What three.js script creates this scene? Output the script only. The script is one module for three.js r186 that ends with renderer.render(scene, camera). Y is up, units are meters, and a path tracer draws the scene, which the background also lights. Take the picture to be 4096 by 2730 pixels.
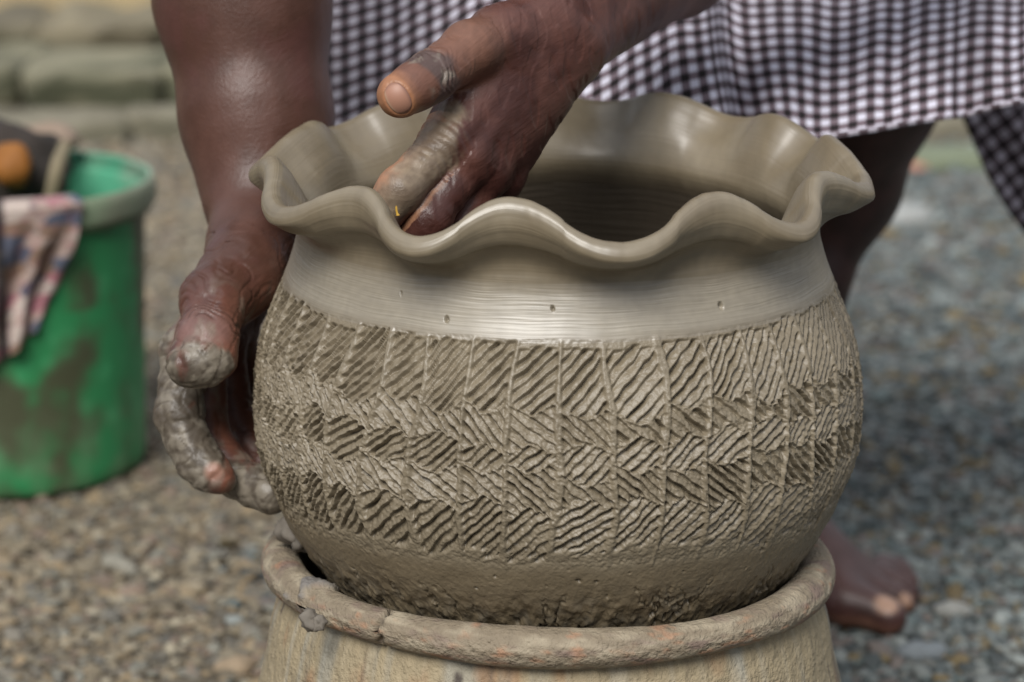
import * as THREE from 'three';
import { ImprovedNoise } from 'three/addons/math/ImprovedNoise.js';
import { mergeGeometries, mergeVertices } from 'three/addons/utils/BufferGeometryUtils.js';

// ------------------------------------------------------------------ camera, sky, sun, exposure
const scene = new THREE.Scene();
const camera = new THREE.PerspectiveCamera(16.08, 1024 / 682, 0.05, 900);
camera.position.set(-0.027, 0.76, 1.39);
camera.rotation.set(-14.8 * Math.PI / 180, 0, 0);
camera.focus = 1.33;
camera.userData.fStop = 5.8;
camera.updateMatrixWorld();

const SKY = 0.37;
{ // bright overcast sky: three times brighter overhead than at the horizon, slightly blue
  const w = 64, h = 32, d = new Float32Array(w * h * 4);
  for (let y = 0; y < h; y++) for (let x = 0; x < w; x++) {
    const el = ((y + 0.5) / h - 0.5) * Math.PI, s = Math.max(0, Math.sin(el));
    const L = el > 0 ? SKY * (1 + 2 * s) / 3 : SKY * 0.25;
    d.set([L * 0.93, L * 0.99, L * 1.1, 1], (y * w + x) * 4);
  }
  const t = new THREE.DataTexture(d, w, h, THREE.RGBAFormat, THREE.FloatType);
  t.mapping = THREE.EquirectangularReflectionMapping;
  t.magFilter = THREE.LinearFilter; t.minFilter = THREE.LinearFilter; t.needsUpdate = true;
  scene.background = t; scene.environment = t;
}
const sun = new THREE.DirectionalLight(new THREE.Color(1, 0.972, 0.93), 1.5);
sun.position.set(-1.0, 4.15, 3.8);
sun.target.position.set(0, 0.3, 0);
sun.castShadow = true; sun.shadow.radius = 52; sun.shadow.mapSize.set(2048, 2048);
Object.assign(sun.shadow.camera, { left: -3, right: 3, top: 3, bottom: -3, near: 0.5, far: 14 });
scene.add(sun, sun.target);

const renderer = new THREE.WebGLRenderer({ antialias: true });
renderer.toneMapping = THREE.LinearToneMapping;
renderer.toneMappingExposure = 2.45;
renderer.shadowMap.enabled = true;
renderer.setSize(1024, 682);

// ------------------------------------------------------------------ helpers
function rng(seed) { let a = seed >>> 0; return () => { a = (a + 0x6D2B79F5) | 0; let t = Math.imul(a ^ (a >>> 15), 1 | a); t = (t + Math.imul(t ^ (t >>> 7), 61 | t)) ^ t; return ((t ^ (t >>> 14)) >>> 0) / 4294967296; }; }
const perlin = new ImprovedNoise();
const N = (x, y, z) => perlin.noise(x + 31.7, y + 17.3, z + 53.1);
const fbm = (x, y, z, o = 4) => { let a = 0.5, s = 0; for (let i = 0; i < o; i++) { s += a * N(x, y, z); x = x * 2.03 + 5.1; y = y * 2.03 + 1.7; z = z * 2.03 + 3.3; a *= 0.5; } return s; };
const clamp = (x, a = 0, b = 1) => Math.min(b, Math.max(a, x));
const ss = (a, b, x) => { const t = clamp((x - a) / (b - a)); return t * t * (3 - 2 * t); };
const mix = (a, b, t) => a + (b - a) * t;
const mixc = (a, b, t) => [mix(a[0], b[0], t), mix(a[1], b[1], t), mix(a[2], b[2], t)];
const hash = (a, b = 0, c = 0) => { const s = Math.sin(a * 127.1 + b * 311.7 + c * 74.7) * 43758.5453; return s - Math.floor(s); };
const V = (a) => new THREE.Vector3(a[0], a[1], a[2]);

const used = {};
function numbered(n) { const k = used[n] = (used[n] ?? -1) + 1; return k ? n + '_' + String(k).padStart(3, '0') : n; }
function tag(o, label, category, group, kind) {
  o.userData.label = label; if (category) o.userData.category = category;
  if (group) o.userData.group = group; if (kind) o.userData.kind = kind;
  return o;
}
function thing(name, label, category, pos = [0, 0, 0], group) {
  const g = new THREE.Group(); g.name = numbered(name); g.position.set(...pos); scene.add(g);
  return tag(g, label, category, group);
}
function mesh(name, geo, mat, parent, label) {
  const m = new THREE.Mesh(geo, mat); m.name = parent === scene ? numbered(name) : name;
  m.castShadow = m.receiveShadow = true; parent.add(m);
  if (label) m.userData.label = label;
  return m;
}
function dataTex(w, h, fn, srgb = false) {
  const d = new Uint8Array(w * h * 4);
  for (let y = 0; y < h; y++) for (let x = 0; x < w; x++) {
    const c = fn(x / w, y / h, x, y), i = (y * w + x) * 4;
    if (typeof c === 'number') d[i] = d[i + 1] = d[i + 2] = clamp(c) * 255; else { d[i] = clamp(c[0]) * 255; d[i + 1] = clamp(c[1]) * 255; d[i + 2] = clamp(c[2]) * 255; }
    d[i + 3] = 255;
  }
  const t = new THREE.DataTexture(d, w, h); t.wrapS = t.wrapT = THREE.RepeatWrapping;
  t.magFilter = THREE.LinearFilter; t.minFilter = THREE.LinearMipmapLinearFilter; t.generateMipmaps = true;
  if (srgb) t.colorSpace = THREE.SRGBColorSpace; t.needsUpdate = true; return t;
}
const rep = (t, x, y) => { const c = t.clone(); c.repeat.set(x, y); c.needsUpdate = true; return c; };
// tiling noise on a torus-like lattice
function tileNoise(u, v, f, seed) {
  const x = u * f, y = v * f, i = Math.floor(x), j = Math.floor(y), a = x - i, b = y - j, m = (k) => ((k % f) + f) % f;
  const s = a * a * (3 - 2 * a), t = b * b * (3 - 2 * b), h = (p, q) => hash(m(p) + seed * 13.7, m(q) + seed * 3.1);
  return mix(mix(h(i, j), h(i + 1, j), s), mix(h(i, j + 1), h(i + 1, j + 1), s), t);
}
const grain = dataTex(512, 512, (u, v) => 0.45 * tileNoise(u, v, 24, 1) + 0.35 * tileNoise(u, v, 64, 2) + 0.2 * tileNoise(u, v, 170, 3));
const streak = dataTex(512, 512, (u, v) => {   // long thin brush lines along u
  const w = 0.01 * (tileNoise(u, v, 6, 4) - 0.5);
  const n = (fu, fv, s) => { const y = (v + w) * fv, j = Math.floor(y), b = y - j, x = u * fu, i = Math.floor(x), a = x - i, m = (k, f) => ((k % f) + f) % f; const h = (p, q) => hash(m(p, fu) + s * 9.1, m(q, fv) + s * 2.3), sa = a * a * (3 - 2 * a); return mix(mix(h(i, j), h(i + 1, j), sa), mix(h(i, j + 1), h(i + 1, j + 1), sa), b); };
  return 0.5 * n(5, 150, 1) + 0.3 * n(9, 260, 2) + 0.2 * n(3, 60, 3);
});
const std = (o) => new THREE.MeshStandardMaterial(o);

// grid surface: fn(i, j) -> [x, y, z] ; returns indexed geometry with uv and colour
function gridGeo(nu, nv, fn, uvf, colf, flip = false) {
  const p = new Float32Array((nu + 1) * (nv + 1) * 3), uv = new Float32Array((nu + 1) * (nv + 1) * 2), c = colf ? new Float32Array((nu + 1) * (nv + 1) * 3) : null, idx = [];
  for (let j = 0, k = 0; j <= nv; j++) for (let i = 0; i <= nu; i++, k++) {
    const q = fn(i, j); p.set(q, k * 3); uv.set(uvf ? uvf(i, j, q) : [i / nu, j / nv], k * 2); if (c) c.set(colf(i, j, q), k * 3);
  }
  for (let j = 0; j < nv; j++) for (let i = 0; i < nu; i++) {
    const a = j * (nu + 1) + i, b = a + 1, d = a + nu + 1, e = d + 1;
    flip ? idx.push(a, d, b, b, d, e) : idx.push(a, b, d, b, e, d);
  }
  const g = new THREE.BufferGeometry();
  g.setAttribute('position', new THREE.BufferAttribute(p, 3)); g.setAttribute('uv', new THREE.BufferAttribute(uv, 2));
  if (c) g.setAttribute('color', new THREE.BufferAttribute(c, 3));
  g.setIndex(idx); g.computeVertexNormals(); return g;
}

// signed-distance modelling, meshed with surface nets
const smin = (a, b, k) => { const h = Math.max(k - Math.abs(a - b), 0) / k; return Math.min(a, b) - h * h * k * 0.25; };
function cone(a, b, ra, rb) {   // round cone between two points
  const ax = a[0], ay = a[1], az = a[2], bx = b[0] - ax, by = b[1] - ay, bz = b[2] - az, l2 = bx * bx + by * by + bz * bz || 1e-9;
  return (x, y, z) => {
    const px = x - ax, py = y - ay, pz = z - az, t = clamp((px * bx + py * by + pz * bz) / l2);
    const dx = px - bx * t, dy = py - by * t, dz = pz - bz * t;
    return Math.sqrt(dx * dx + dy * dy + dz * dz) - mix(ra, rb, t);
  };
}
const chain = (pts, k) => { const cs = []; for (let i = 0; i + 1 < pts.length; i++) cs.push(cone(pts[i][0], pts[i + 1][0], pts[i][1], pts[i + 1][1])); return (x, y, z) => { let d = cs[0](x, y, z); for (let i = 1; i < cs.length; i++) d = smin(d, cs[i](x, y, z), k); return d; }; };
const blend = (fs, k) => (x, y, z) => { let d = fs[0](x, y, z); for (let i = 1; i < fs.length; i++) d = smin(d, fs[i](x, y, z), k); return d; };
function surfaceNet(f, lo, hi, cell) {
  const B = 6, n = [0, 1, 2].map((a) => Math.ceil((hi[a] - lo[a]) / cell / B) * B + 1), [nx, ny, nz] = n;
  const F = new Float32Array(nx * ny * nz).fill(1), at = (i, j, k) => (k * ny + j) * nx + i;
  const reach = B * cell * 0.9 + cell * 3 + 0.006;
  for (let K = 0; K < nz - 1; K += B) for (let J = 0; J < ny - 1; J += B) for (let I = 0; I < nx - 1; I += B) {
    const c = f(lo[0] + (I + B / 2) * cell, lo[1] + (J + B / 2) * cell, lo[2] + (K + B / 2) * cell), far = Math.abs(c) > reach;
    for (let k = K; k <= K + B; k++) for (let j = J; j <= J + B; j++) for (let i = I; i <= I + B; i++) {
      const q = at(i, j, k);
      if (far) { if (F[q] === 1) F[q] = c; } else F[q] = f(lo[0] + i * cell, lo[1] + j * cell, lo[2] + k * cell);
    }
  }
  const vid = new Int32Array(nx * ny * nz).fill(-1), P = [], idx = [];
  for (let k = 0; k < nz - 1; k++) for (let j = 0; j < ny - 1; j++) for (let i = 0; i < nx - 1; i++) {
    let m = 0; const v = [];
    for (let c = 0; c < 8; c++) { const q = F[at(i + (c & 1), j + ((c >> 1) & 1), k + (c >> 2))]; v.push(q); if (q < 0) m |= 1 << c; }
    if (m === 0 || m === 255) continue;
    let sx = 0, sy = 0, sz = 0, cnt = 0;
    for (let a = 0; a < 8; a++) for (const bit of [1, 2, 4]) if (!(a & bit)) {
      const b = a | bit; if ((v[a] < 0) === (v[b] < 0)) continue;
      const t = v[a] / (v[a] - v[b]);
      sx += (a & 1) + (bit === 1 ? t : 0); sy += ((a >> 1) & 1) + (bit === 2 ? t : 0); sz += (a >> 2) + (bit === 4 ? t : 0); cnt++;
    }
    vid[at(i, j, k)] = P.length / 3;
    P.push(lo[0] + (i + sx / cnt) * cell, lo[1] + (j + sy / cnt) * cell, lo[2] + (k + sz / cnt) * cell);
  }
  const quad = (a, b, c, d, s) => { if (a < 0 || b < 0 || c < 0 || d < 0) return; s ? idx.push(a, b, c, a, c, d) : idx.push(a, c, b, a, d, c); };
  for (let k = 1; k < nz - 1; k++) for (let j = 1; j < ny - 1; j++) for (let i = 1; i < nx - 1; i++) {
    const s = F[at(i, j, k)] < 0;
    if (s !== F[at(i + 1, j, k)] < 0) quad(vid[at(i, j - 1, k - 1)], vid[at(i, j, k - 1)], vid[at(i, j, k)], vid[at(i, j - 1, k)], s);
    if (s !== F[at(i, j + 1, k)] < 0) quad(vid[at(i - 1, j, k - 1)], vid[at(i - 1, j, k)], vid[at(i, j, k)], vid[at(i, j, k - 1)], s);
    if (s !== F[at(i, j, k + 1)] < 0) quad(vid[at(i - 1, j - 1, k)], vid[at(i, j - 1, k)], vid[at(i, j, k)], vid[at(i - 1, j, k)], s);
  }
  const g = new THREE.BufferGeometry();
  g.setAttribute('position', new THREE.BufferAttribute(new Float32Array(P), 3)); g.setIndex(idx); g.computeVertexNormals();
  return g;
}
function displace(g, fn) { // along the normals
  const p = g.attributes.position, n = g.attributes.normal;
  for (let i = 0; i < p.count; i++) { const d = fn(p.getX(i), p.getY(i), p.getZ(i), n.getX(i), n.getY(i), n.getZ(i)); p.setXYZ(i, p.getX(i) + n.getX(i) * d, p.getY(i) + n.getY(i) * d, p.getZ(i) + n.getZ(i) * d); }
  g.computeVertexNormals(); return g;
}
function colour(g, fn, uvs = 1) {
  const p = g.attributes.position, n = g.attributes.normal, c = new Float32Array(p.count * 3), uv = new Float32Array(p.count * 2);
  for (let i = 0; i < p.count; i++) { const x = p.getX(i), y = p.getY(i), z = p.getZ(i); c.set(fn(x, y, z, n.getX(i), n.getY(i), n.getZ(i)), i * 3); uv[i * 2] = (x + z * 0.7) * uvs; uv[i * 2 + 1] = (y + z * 0.5) * uvs; }
  g.setAttribute('color', new THREE.BufferAttribute(c, 3)); g.setAttribute('uv', new THREE.BufferAttribute(uv, 2)); return g;
}

// ------------------------------------------------------------------ the ground
const tanness = (x, z) => clamp(0.5 - (x + 0.02 - (z + 0.5) * 0.05) * 1.6 + 0.5 * fbm(x * 2.2, 0, z * 2.2, 3));
{
  const n = 160, ext = (t) => Math.sign(t) * (Math.abs(t) * 3 + Math.pow(Math.abs(t), 6) * 297);
  const g = gridGeo(n, n, (i, j) => { const x = ext(i / n * 2 - 1), z = ext(j / n * 2 - 1) - 1; return [x, 0.004 * fbm(x * 3, 1, z * 3, 3), z]; }, (i, j, p) => [p[0], p[2]],
    (i, j, p) => { const t = tanness(p[0], p[2]); const k = 1 + 0.35 * fbm(p[0] * 7, 2, p[2] * 7, 3); return mixc([0.06, 0.063, 0.058], [0.135, 0.11, 0.075], t).map((v) => v * k); }, true);
  const m = mesh('ground', g, std({ vertexColors: true, roughness: 0.95, bumpMap: rep(grain, 9, 9), bumpScale: 0.006 }), scene);
  tag(m, 'gravel yard of grey and tan earth under the pots', null, null, 'structure');
}
{ // gravel: nobody could count it
  const R = rng(7), variants = [];
  for (let v = 0; v < 5; v++) {
    let g = new THREE.IcosahedronGeometry(1, 1); g.deleteAttribute('normal'); g.deleteAttribute('uv'); g = mergeVertices(g);
    const p = g.attributes.position;
    for (let i = 0; i < p.count; i++) { const q = V([p.getX(i), p.getY(i), p.getZ(i)]), k = 1 + 0.5 * N(q.x * 1.3 + v * 9, q.y * 1.3, q.z * 1.3); p.setXYZ(i, q.x * k, q.y * k, q.z * k); }
    g.computeVertexNormals(); variants.push(g);
  }
  const grey = [[0.24, 0.26, 0.26], [0.15, 0.175, 0.18], [0.33, 0.35, 0.34], [0.09, 0.10, 0.10], [0.22, 0.21, 0.19], [0.19, 0.225, 0.22], [0.42, 0.43, 0.41], [0.27, 0.19, 0.09], [0.24, 0.19, 0.17]];
  const tan = [[0.31, 0.27, 0.20], [0.25, 0.215, 0.155], [0.19, 0.16, 0.115], [0.38, 0.345, 0.27], [0.29, 0.235, 0.16], [0.14, 0.12, 0.09], [0.25, 0.25, 0.22], [0.25, 0.19, 0.15], [0.31, 0.24, 0.15], [0.22, 0.205, 0.175], [0.16, 0.155, 0.14]];
  const m4 = new THREE.Matrix4(), q = new THREE.Quaternion(), e = new THREE.Euler(), col = new THREE.Color();
  variants.forEach((g, v) => {
    const n = 46000, im = new THREE.InstancedMesh(g, std({ roughness: 0.72 }), n);
    for (let i = 0; i < n; i++) {
      const z = 0.5 - Math.pow(R(), 1.25) * 3.7, x = (R() * 2 - 1) * (0.95 + Math.max(0, -z) * 0.38), t = tanness(x, z) > R() * 0.8 + 0.1;
      const big = R() < (t ? 0.035 : 0.06), s = (big ? 0.0055 + R() * 0.005 : 0.0022 + R() * R() * 0.0050) * (1 + Math.max(0, -z - 1) * 0.25);
      e.set((R() - 0.5) * 0.9, R() * 6.28, (R() - 0.5) * 0.9); q.setFromEuler(e);
      m4.compose(new THREE.Vector3(x, s * (0.12 + 0.3 * R()), z), q, new THREE.Vector3(s * (0.8 + R() * 0.9), s * (0.42 + R() * 0.4) * (t ? 0.8 : 1), s * (0.7 + R() * 0.4)));
      im.setMatrixAt(i, m4);
      const c = t ? tan : grey, a = c[Math.floor(R() * c.length)], k = (0.75 + R() * 0.5) * (t ? 0.68 : 0.52); t ? col.setRGB(a[0] * k * 1.04, a[1] * k, a[2] * k * 0.92) : col.setRGB(a[0] * k * 0.95, a[1] * k, a[2] * k * 0.98); im.setColorAt(i, col);
    }
    im.name = numbered('gravel'); im.castShadow = im.receiveShadow = true; scene.add(im);
    tag(im, 'loose grey and tan gravel covering the whole yard', null, null, 'stuff');
  });
}

// ------------------------------------------------------------------ old stone steps and earth bank at the back
function roughBlock(w, h, d, seed, amp) {
  let g = new THREE.BoxGeometry(w, h, d, Math.max(3, Math.round(w / 0.03)), 4, Math.max(3, Math.round(d / 0.04)));
  g.deleteAttribute('normal'); g.deleteAttribute('uv'); g = mergeVertices(g);
  const p = g.attributes.position, r = Math.min(h, d) * 0.14;
  for (let i = 0; i < p.count; i++) {
    let x = p.getX(i), y = p.getY(i), z = p.getZ(i);
    const ix = clamp(x, -w / 2 + r, w / 2 - r), iy = clamp(y, -h / 2 + r, h / 2 - r), iz = clamp(z, -d / 2 + r, d / 2 - r);
    const dx = x - ix, dy = y - iy, dz = z - iz, l = Math.hypot(dx, dy, dz);
    if (l > 1e-6) { x = ix + dx / l * r; y = iy + dy / l * r; z = iz + dz / l * r; }
    p.setXYZ(i, x + amp * fbm(x * 9 + seed, y * 9, z * 9, 3), y + amp * fbm(x * 9, y * 9 + seed, z * 9, 3), z + amp * fbm(x * 9, y * 9, z * 9 + seed, 3));
  }
  g.computeVertexNormals(); return g;
}
{
  const R = rng(21), st = new THREE.Group(); st.name = 'stone_steps'; scene.add(st);
  tag(st, 'low weathered stone steps with mossy faces behind the bucket', null, null, 'structure');
  const M = std({ vertexColors: true, roughness: 0.92, bumpMap: rep(grain, 6, 6), bumpScale: 0.004 });
  const courses = [[-2.86, 0.30, -0.02, 0.042, [0.25, 0.225, 0.16], 0.36], [-3.03, 0.34, 0.03, 0.112, [0.25, 0.23, 0.15], 0.30], [-3.34, 0.30, 0.09, 0.145, [0.20, 0.17, 0.11], 0.26]];
  courses.forEach(([zf, dep, y0, y1, c, len], k) => {
    let x = -2.3;
    while (x < 2.4) {
      const w = len * (0.6 + R() * 0.9), hh = (y1 - y0) * (0.92 + R() * 0.16), sd = R() * 90, tone = 0.8 + R() * 0.4;
      const g = roughBlock(w - 0.004, hh, dep, sd, 0.032 + 0.022 * (k === 2));
      colour(g, (px, py, pz, nx, ny, nz) => {
        const moss = ss(0.0, 0.35, 0.35 * (1 - Math.abs(ny)) + fbm(px * 8 + sd, py * 8, pz * 8, 3) - 0.05) * (k === 1 ? 1 : 0.5);
        const wear = 1 + 1.1 * fbm(px * 9 + sd, py * 14, pz * 14, 3);
        return mixc(c.map((v) => v * tone * wear * 0.8), [0.038, 0.042, 0.02], moss * 0.9);
      });
      const m = mesh('stone', g, M, st); m.position.set(x + w / 2, (y0 + y1) / 2 + (R() - 0.5) * 0.01, zf - dep / 2 + (R() - 0.5) * 0.03); m.rotation.y = (R() - 0.5) * 0.08; m.rotation.z = (R() - 0.5) * 0.03;
      x += w;
    }
  });
  const n = 120, g = gridGeo(n, 70, (i, j) => { const x = (i / n * 2 - 1) * 9, t = j / 70, z = -3.5 - t * t * 22; return [x, 0.14 + 0.05 * t * 6 * t + 0.035 * fbm(x * 4, 3, z * 4, 4) - (j === 0 ? 0.2 : 0), z]; }, (i, j, p) => [p[0], p[2]],
    (i, j, p) => { const k = 1 + 0.6 * fbm(p[0] * 4, 5, p[2] * 4, 4); return [0.42 * k, 0.31 * k, 0.15 * k]; });
  tag(mesh('earth_bank', g, std({ vertexColors: true, roughness: 0.95, bumpMap: rep(grain, 5, 5), bumpScale: 0.01 }), scene), 'ochre earth bank rising behind the stone steps', null, null, 'structure');
}

// ------------------------------------------------------------------ the stand: an old fired pot, the fresh pot sits in its mouth
const TILT = -0.05, POT_TILT = -0.02;
const HOLD = new THREE.Matrix4();
{
  const stand = thing('pot_stand', 'old fired clay pot with a thick worn rim holding the fresh pot', 'pot', [-0.004, 0, 0]);
  const M = std({ vertexColors: true, roughness: 0.78, bumpMap: rep(grain, 10, 10), bumpScale: 0.0016 });
  const lowProf = [[0.155, 0.256], [0.1612, 0.246], [0.1655, 0.236], [0.1695, 0.222], [0.1735, 0.2], [0.181, 0.17], [0.186, 0.13], [0.183, 0.08], [0.17, 0.03], [0.155, -0.01]];
  const curve = new THREE.CatmullRomCurve3(lowProf.map(([r, y]) => new THREE.Vector3(r, y, 0)));
  const nu = 420, nv = 150, pts = curve.getPoints(nv);
  const wall = gridGeo(nu, nv, (i, j) => {
    const th = i / nu * Math.PI * 2, q = pts[j], cx = Math.sin(th), cz = Math.cos(th);
    const arc = th * 0.17;
    let r = q.x + 0.0016 * fbm(cx * 5, q.y * 9, cz * 5, 3) + 0.0007 * N(Math.sin(th) * 60, q.y * 25, Math.cos(th) * 60);
    const chip = ss(0.25, 0.45, fbm(cx * 13, q.y * 26, cz * 13, 2)); r -= 0.0022 * chip;
    return [cx * r, q.y + TILT * -1 * 0 - 0, cz * r].map((v, k) => (k === 1 ? v + cz * r * -TILT * ss(0, 0.2, q.y) : v));
  }, (i, j) => [i / nu * 1.07, pts[j].y], (i, j, p) => {
    const th = i / nu * Math.PI * 2, cx = Math.sin(th), cz = Math.cos(th);
    const vert = fbm(cx * 16, p[1] * 2.2, cz * 16, 3), blot = fbm(cx * 6, p[1] * 12, cz * 6, 4), fine = N(cx * 70, p[1] * 90, cz * 70);
    let c = [0.31, 0.25, 0.155];
    c = mixc(c, [0.36, 0.31, 0.22], ss(0.05, 0.3, vert));
    c = mixc(c, [0.24, 0.26, 0.25], ss(0.08, 0.28, fbm(cx * 9 + 5, p[1] * 5, cz * 9, 3)) * 0.4);
    c = mixc(c, [0.30, 0.17, 0.085], ss(0.08, 0.3, blot) * 0.75);
    c = mixc(c, [0.13, 0.10, 0.075], ss(0.22, 0.4, -vert + 0.4 * blot) * 0.7);
    c = mixc(c, [0.07, 0.055, 0.045], ss(0.34, 0.42, fbm(cx * 24, p[1] * 30, cz * 24, 2)));
    return c.map((v) => v * (1 + 0.22 * fine));
  }, true);
  mesh('wall', wall, M, stand);
  // the thick rolled rim, worn to orange, cracked in front left
  const nr = 620, nt = 40, R0 = 0.1632, Y0 = 0.2565, rt = 0.0110;
  const crackAt = -0.60;
  const ringP = (i, j) => {
    const th = i / nr * Math.PI * 2 - Math.PI, ph = j / nt * Math.PI * 2, sx = Math.sin(th), cz = Math.cos(th);
    const oval = 0.0015 * Math.sin(th * 2 + 1) + 0.0012 * Math.sin(th * 3);
    const px = Math.cos(ph), py = Math.sin(ph);
    let rr = rt * (1 + 0.08 * Math.sin(th * 5 + 2)) + 0.0004 * fbm(sx * 10, py * 1.6 + cz * 10, px * 1.6, 4);
    rr -= 0.0005 * ss(0.12, 0.25, fbm(sx * 16 + 3, py * 2.4 + cz * 16, px * 2, 3));
    const cr = Math.abs(th - crackAt - 0.012 * N(ph * 1.5, 3, 1) * 1.5); rr -= 0.0045 * (1 - ss(0.004, 0.011, cr));
    const mud = ss(0.30, 0.36, 0.36 + 0.5 * fbm(th * 9, ph * 1.2, 4, 2) - Math.abs(th + 1.0) * 1.8) * ss(-0.6, 0.6, py + 0.2); rr += 0.0026 * mud * (1 + fbm(sx * 90, py * 6, cz * 90, 2));
    const r = R0 + oval + px * rr * 1.05, y = Y0 + py * rr * 0.98 - 0.002 * Math.sin(th + 0.6) * 1;
    return [sx * r, y - cz * r * TILT, cz * r];
  };
  const ring = gridGeo(nr, nt, ringP, (i, j) => [i / nr * 1.02, j / nt * 0.075], (i, j, p) => {
    const th = i / nr * Math.PI * 2 - Math.PI, ph = j / nt * Math.PI * 2, sx = Math.sin(th), cz = Math.cos(th), py = Math.sin(ph), px = Math.cos(ph);
    const a = fbm(sx * 7, py * 2.4, cz * 7, 4), b = fbm(sx * 8 + 9, py * 0.8 + 2, cz * 8, 3), f = N(sx * 50, py * 9, cz * 50);
    let c = mixc([0.21, 0.168, 0.115], [0.32, 0.268, 0.19], ss(-0.1, 0.25, a));
    c = mixc(c, [0.36, 0.175, 0.095], ss(0.02, 0.22, fbm(sx * 13 + 9, py * 2.6 + 2, cz * 13, 4) * 0.8 + b * 0.5 + (-py) * 0.11 - 0.07) * 0.6);
    c = mixc(c, [0.17, 0.115, 0.095], ss(0.05, 0.32, fbm(sx * 7 - 4, py * 1.9, cz * 7 + 7, 3)) * 0.7);
    c = mixc(c, [0.17, 0.155, 0.14], ss(0.30, 0.36, 0.36 + 0.5 * fbm(th * 9, ph * 1.2, 4, 2) - Math.abs(th + 1.0) * 1.8) * ss(-0.6, 0.6, py + 0.2));
    c = mixc(c, [0.20, 0.17, 0.12], ss(0.0, 0.8, -px) * 0.6);
    const cr = Math.abs(th - crackAt - 0.012 * N(ph * 1.5, 3, 1) * 1.5); c = c.map((v) => v * (0.25 + 0.75 * ss(0.003, 0.008, cr)));  // shade down in the crack is multiplied into the colour
    return c.map((v) => v * (1 + 0.16 * f));
  }, false);
  mesh('rim', ring, M, stand, 'thick worn rim with orange wear and a crack');
  // mouth inside, so that the gap round the fresh pot is dark clay
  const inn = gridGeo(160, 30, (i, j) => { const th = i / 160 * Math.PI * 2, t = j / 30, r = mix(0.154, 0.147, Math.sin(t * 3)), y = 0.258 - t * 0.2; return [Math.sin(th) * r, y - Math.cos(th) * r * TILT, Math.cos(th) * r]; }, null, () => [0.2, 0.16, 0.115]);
  mesh('inner_wall', inn, M, stand);
  const R = rng(4), clodM = std({ vertexColors: true, roughness: 0.8 });
  for (const [p, s] of [[[-0.1396, 0.2662, 0.1293], 0.0055], [[-0.1342, 0.2655, 0.1326], 0.004], [[-0.1579, 0.284, 0.0263], 0.009], [[-0.1502, 0.2794, 0.0327], 0.008]]) {
    let g = new THREE.IcosahedronGeometry(s, 4); g.deleteAttribute('uv'); g.deleteAttribute('normal'); g = mergeVertices(g); g.computeVertexNormals();
    displace(g, (x, y, z) => s * 1.1 * fbm(x / s * 0.9 + p[0] * 90, y / s * 0.9, z / s * 0.9, 3)); colour(g, (x, y, z) => { const k = 1 + 0.4 * fbm(x * 300, y * 300, z * 300, 2); return [0.15 * k, 0.13 * k, 0.105 * k]; });
    const m = mesh('mud_clod', g, clodM, stand); m.position.set(p[0] + 0.004, p[1], p[2]); m.rotation.set(R() * 6, R() * 6, R() * 6);
  }
}

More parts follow.
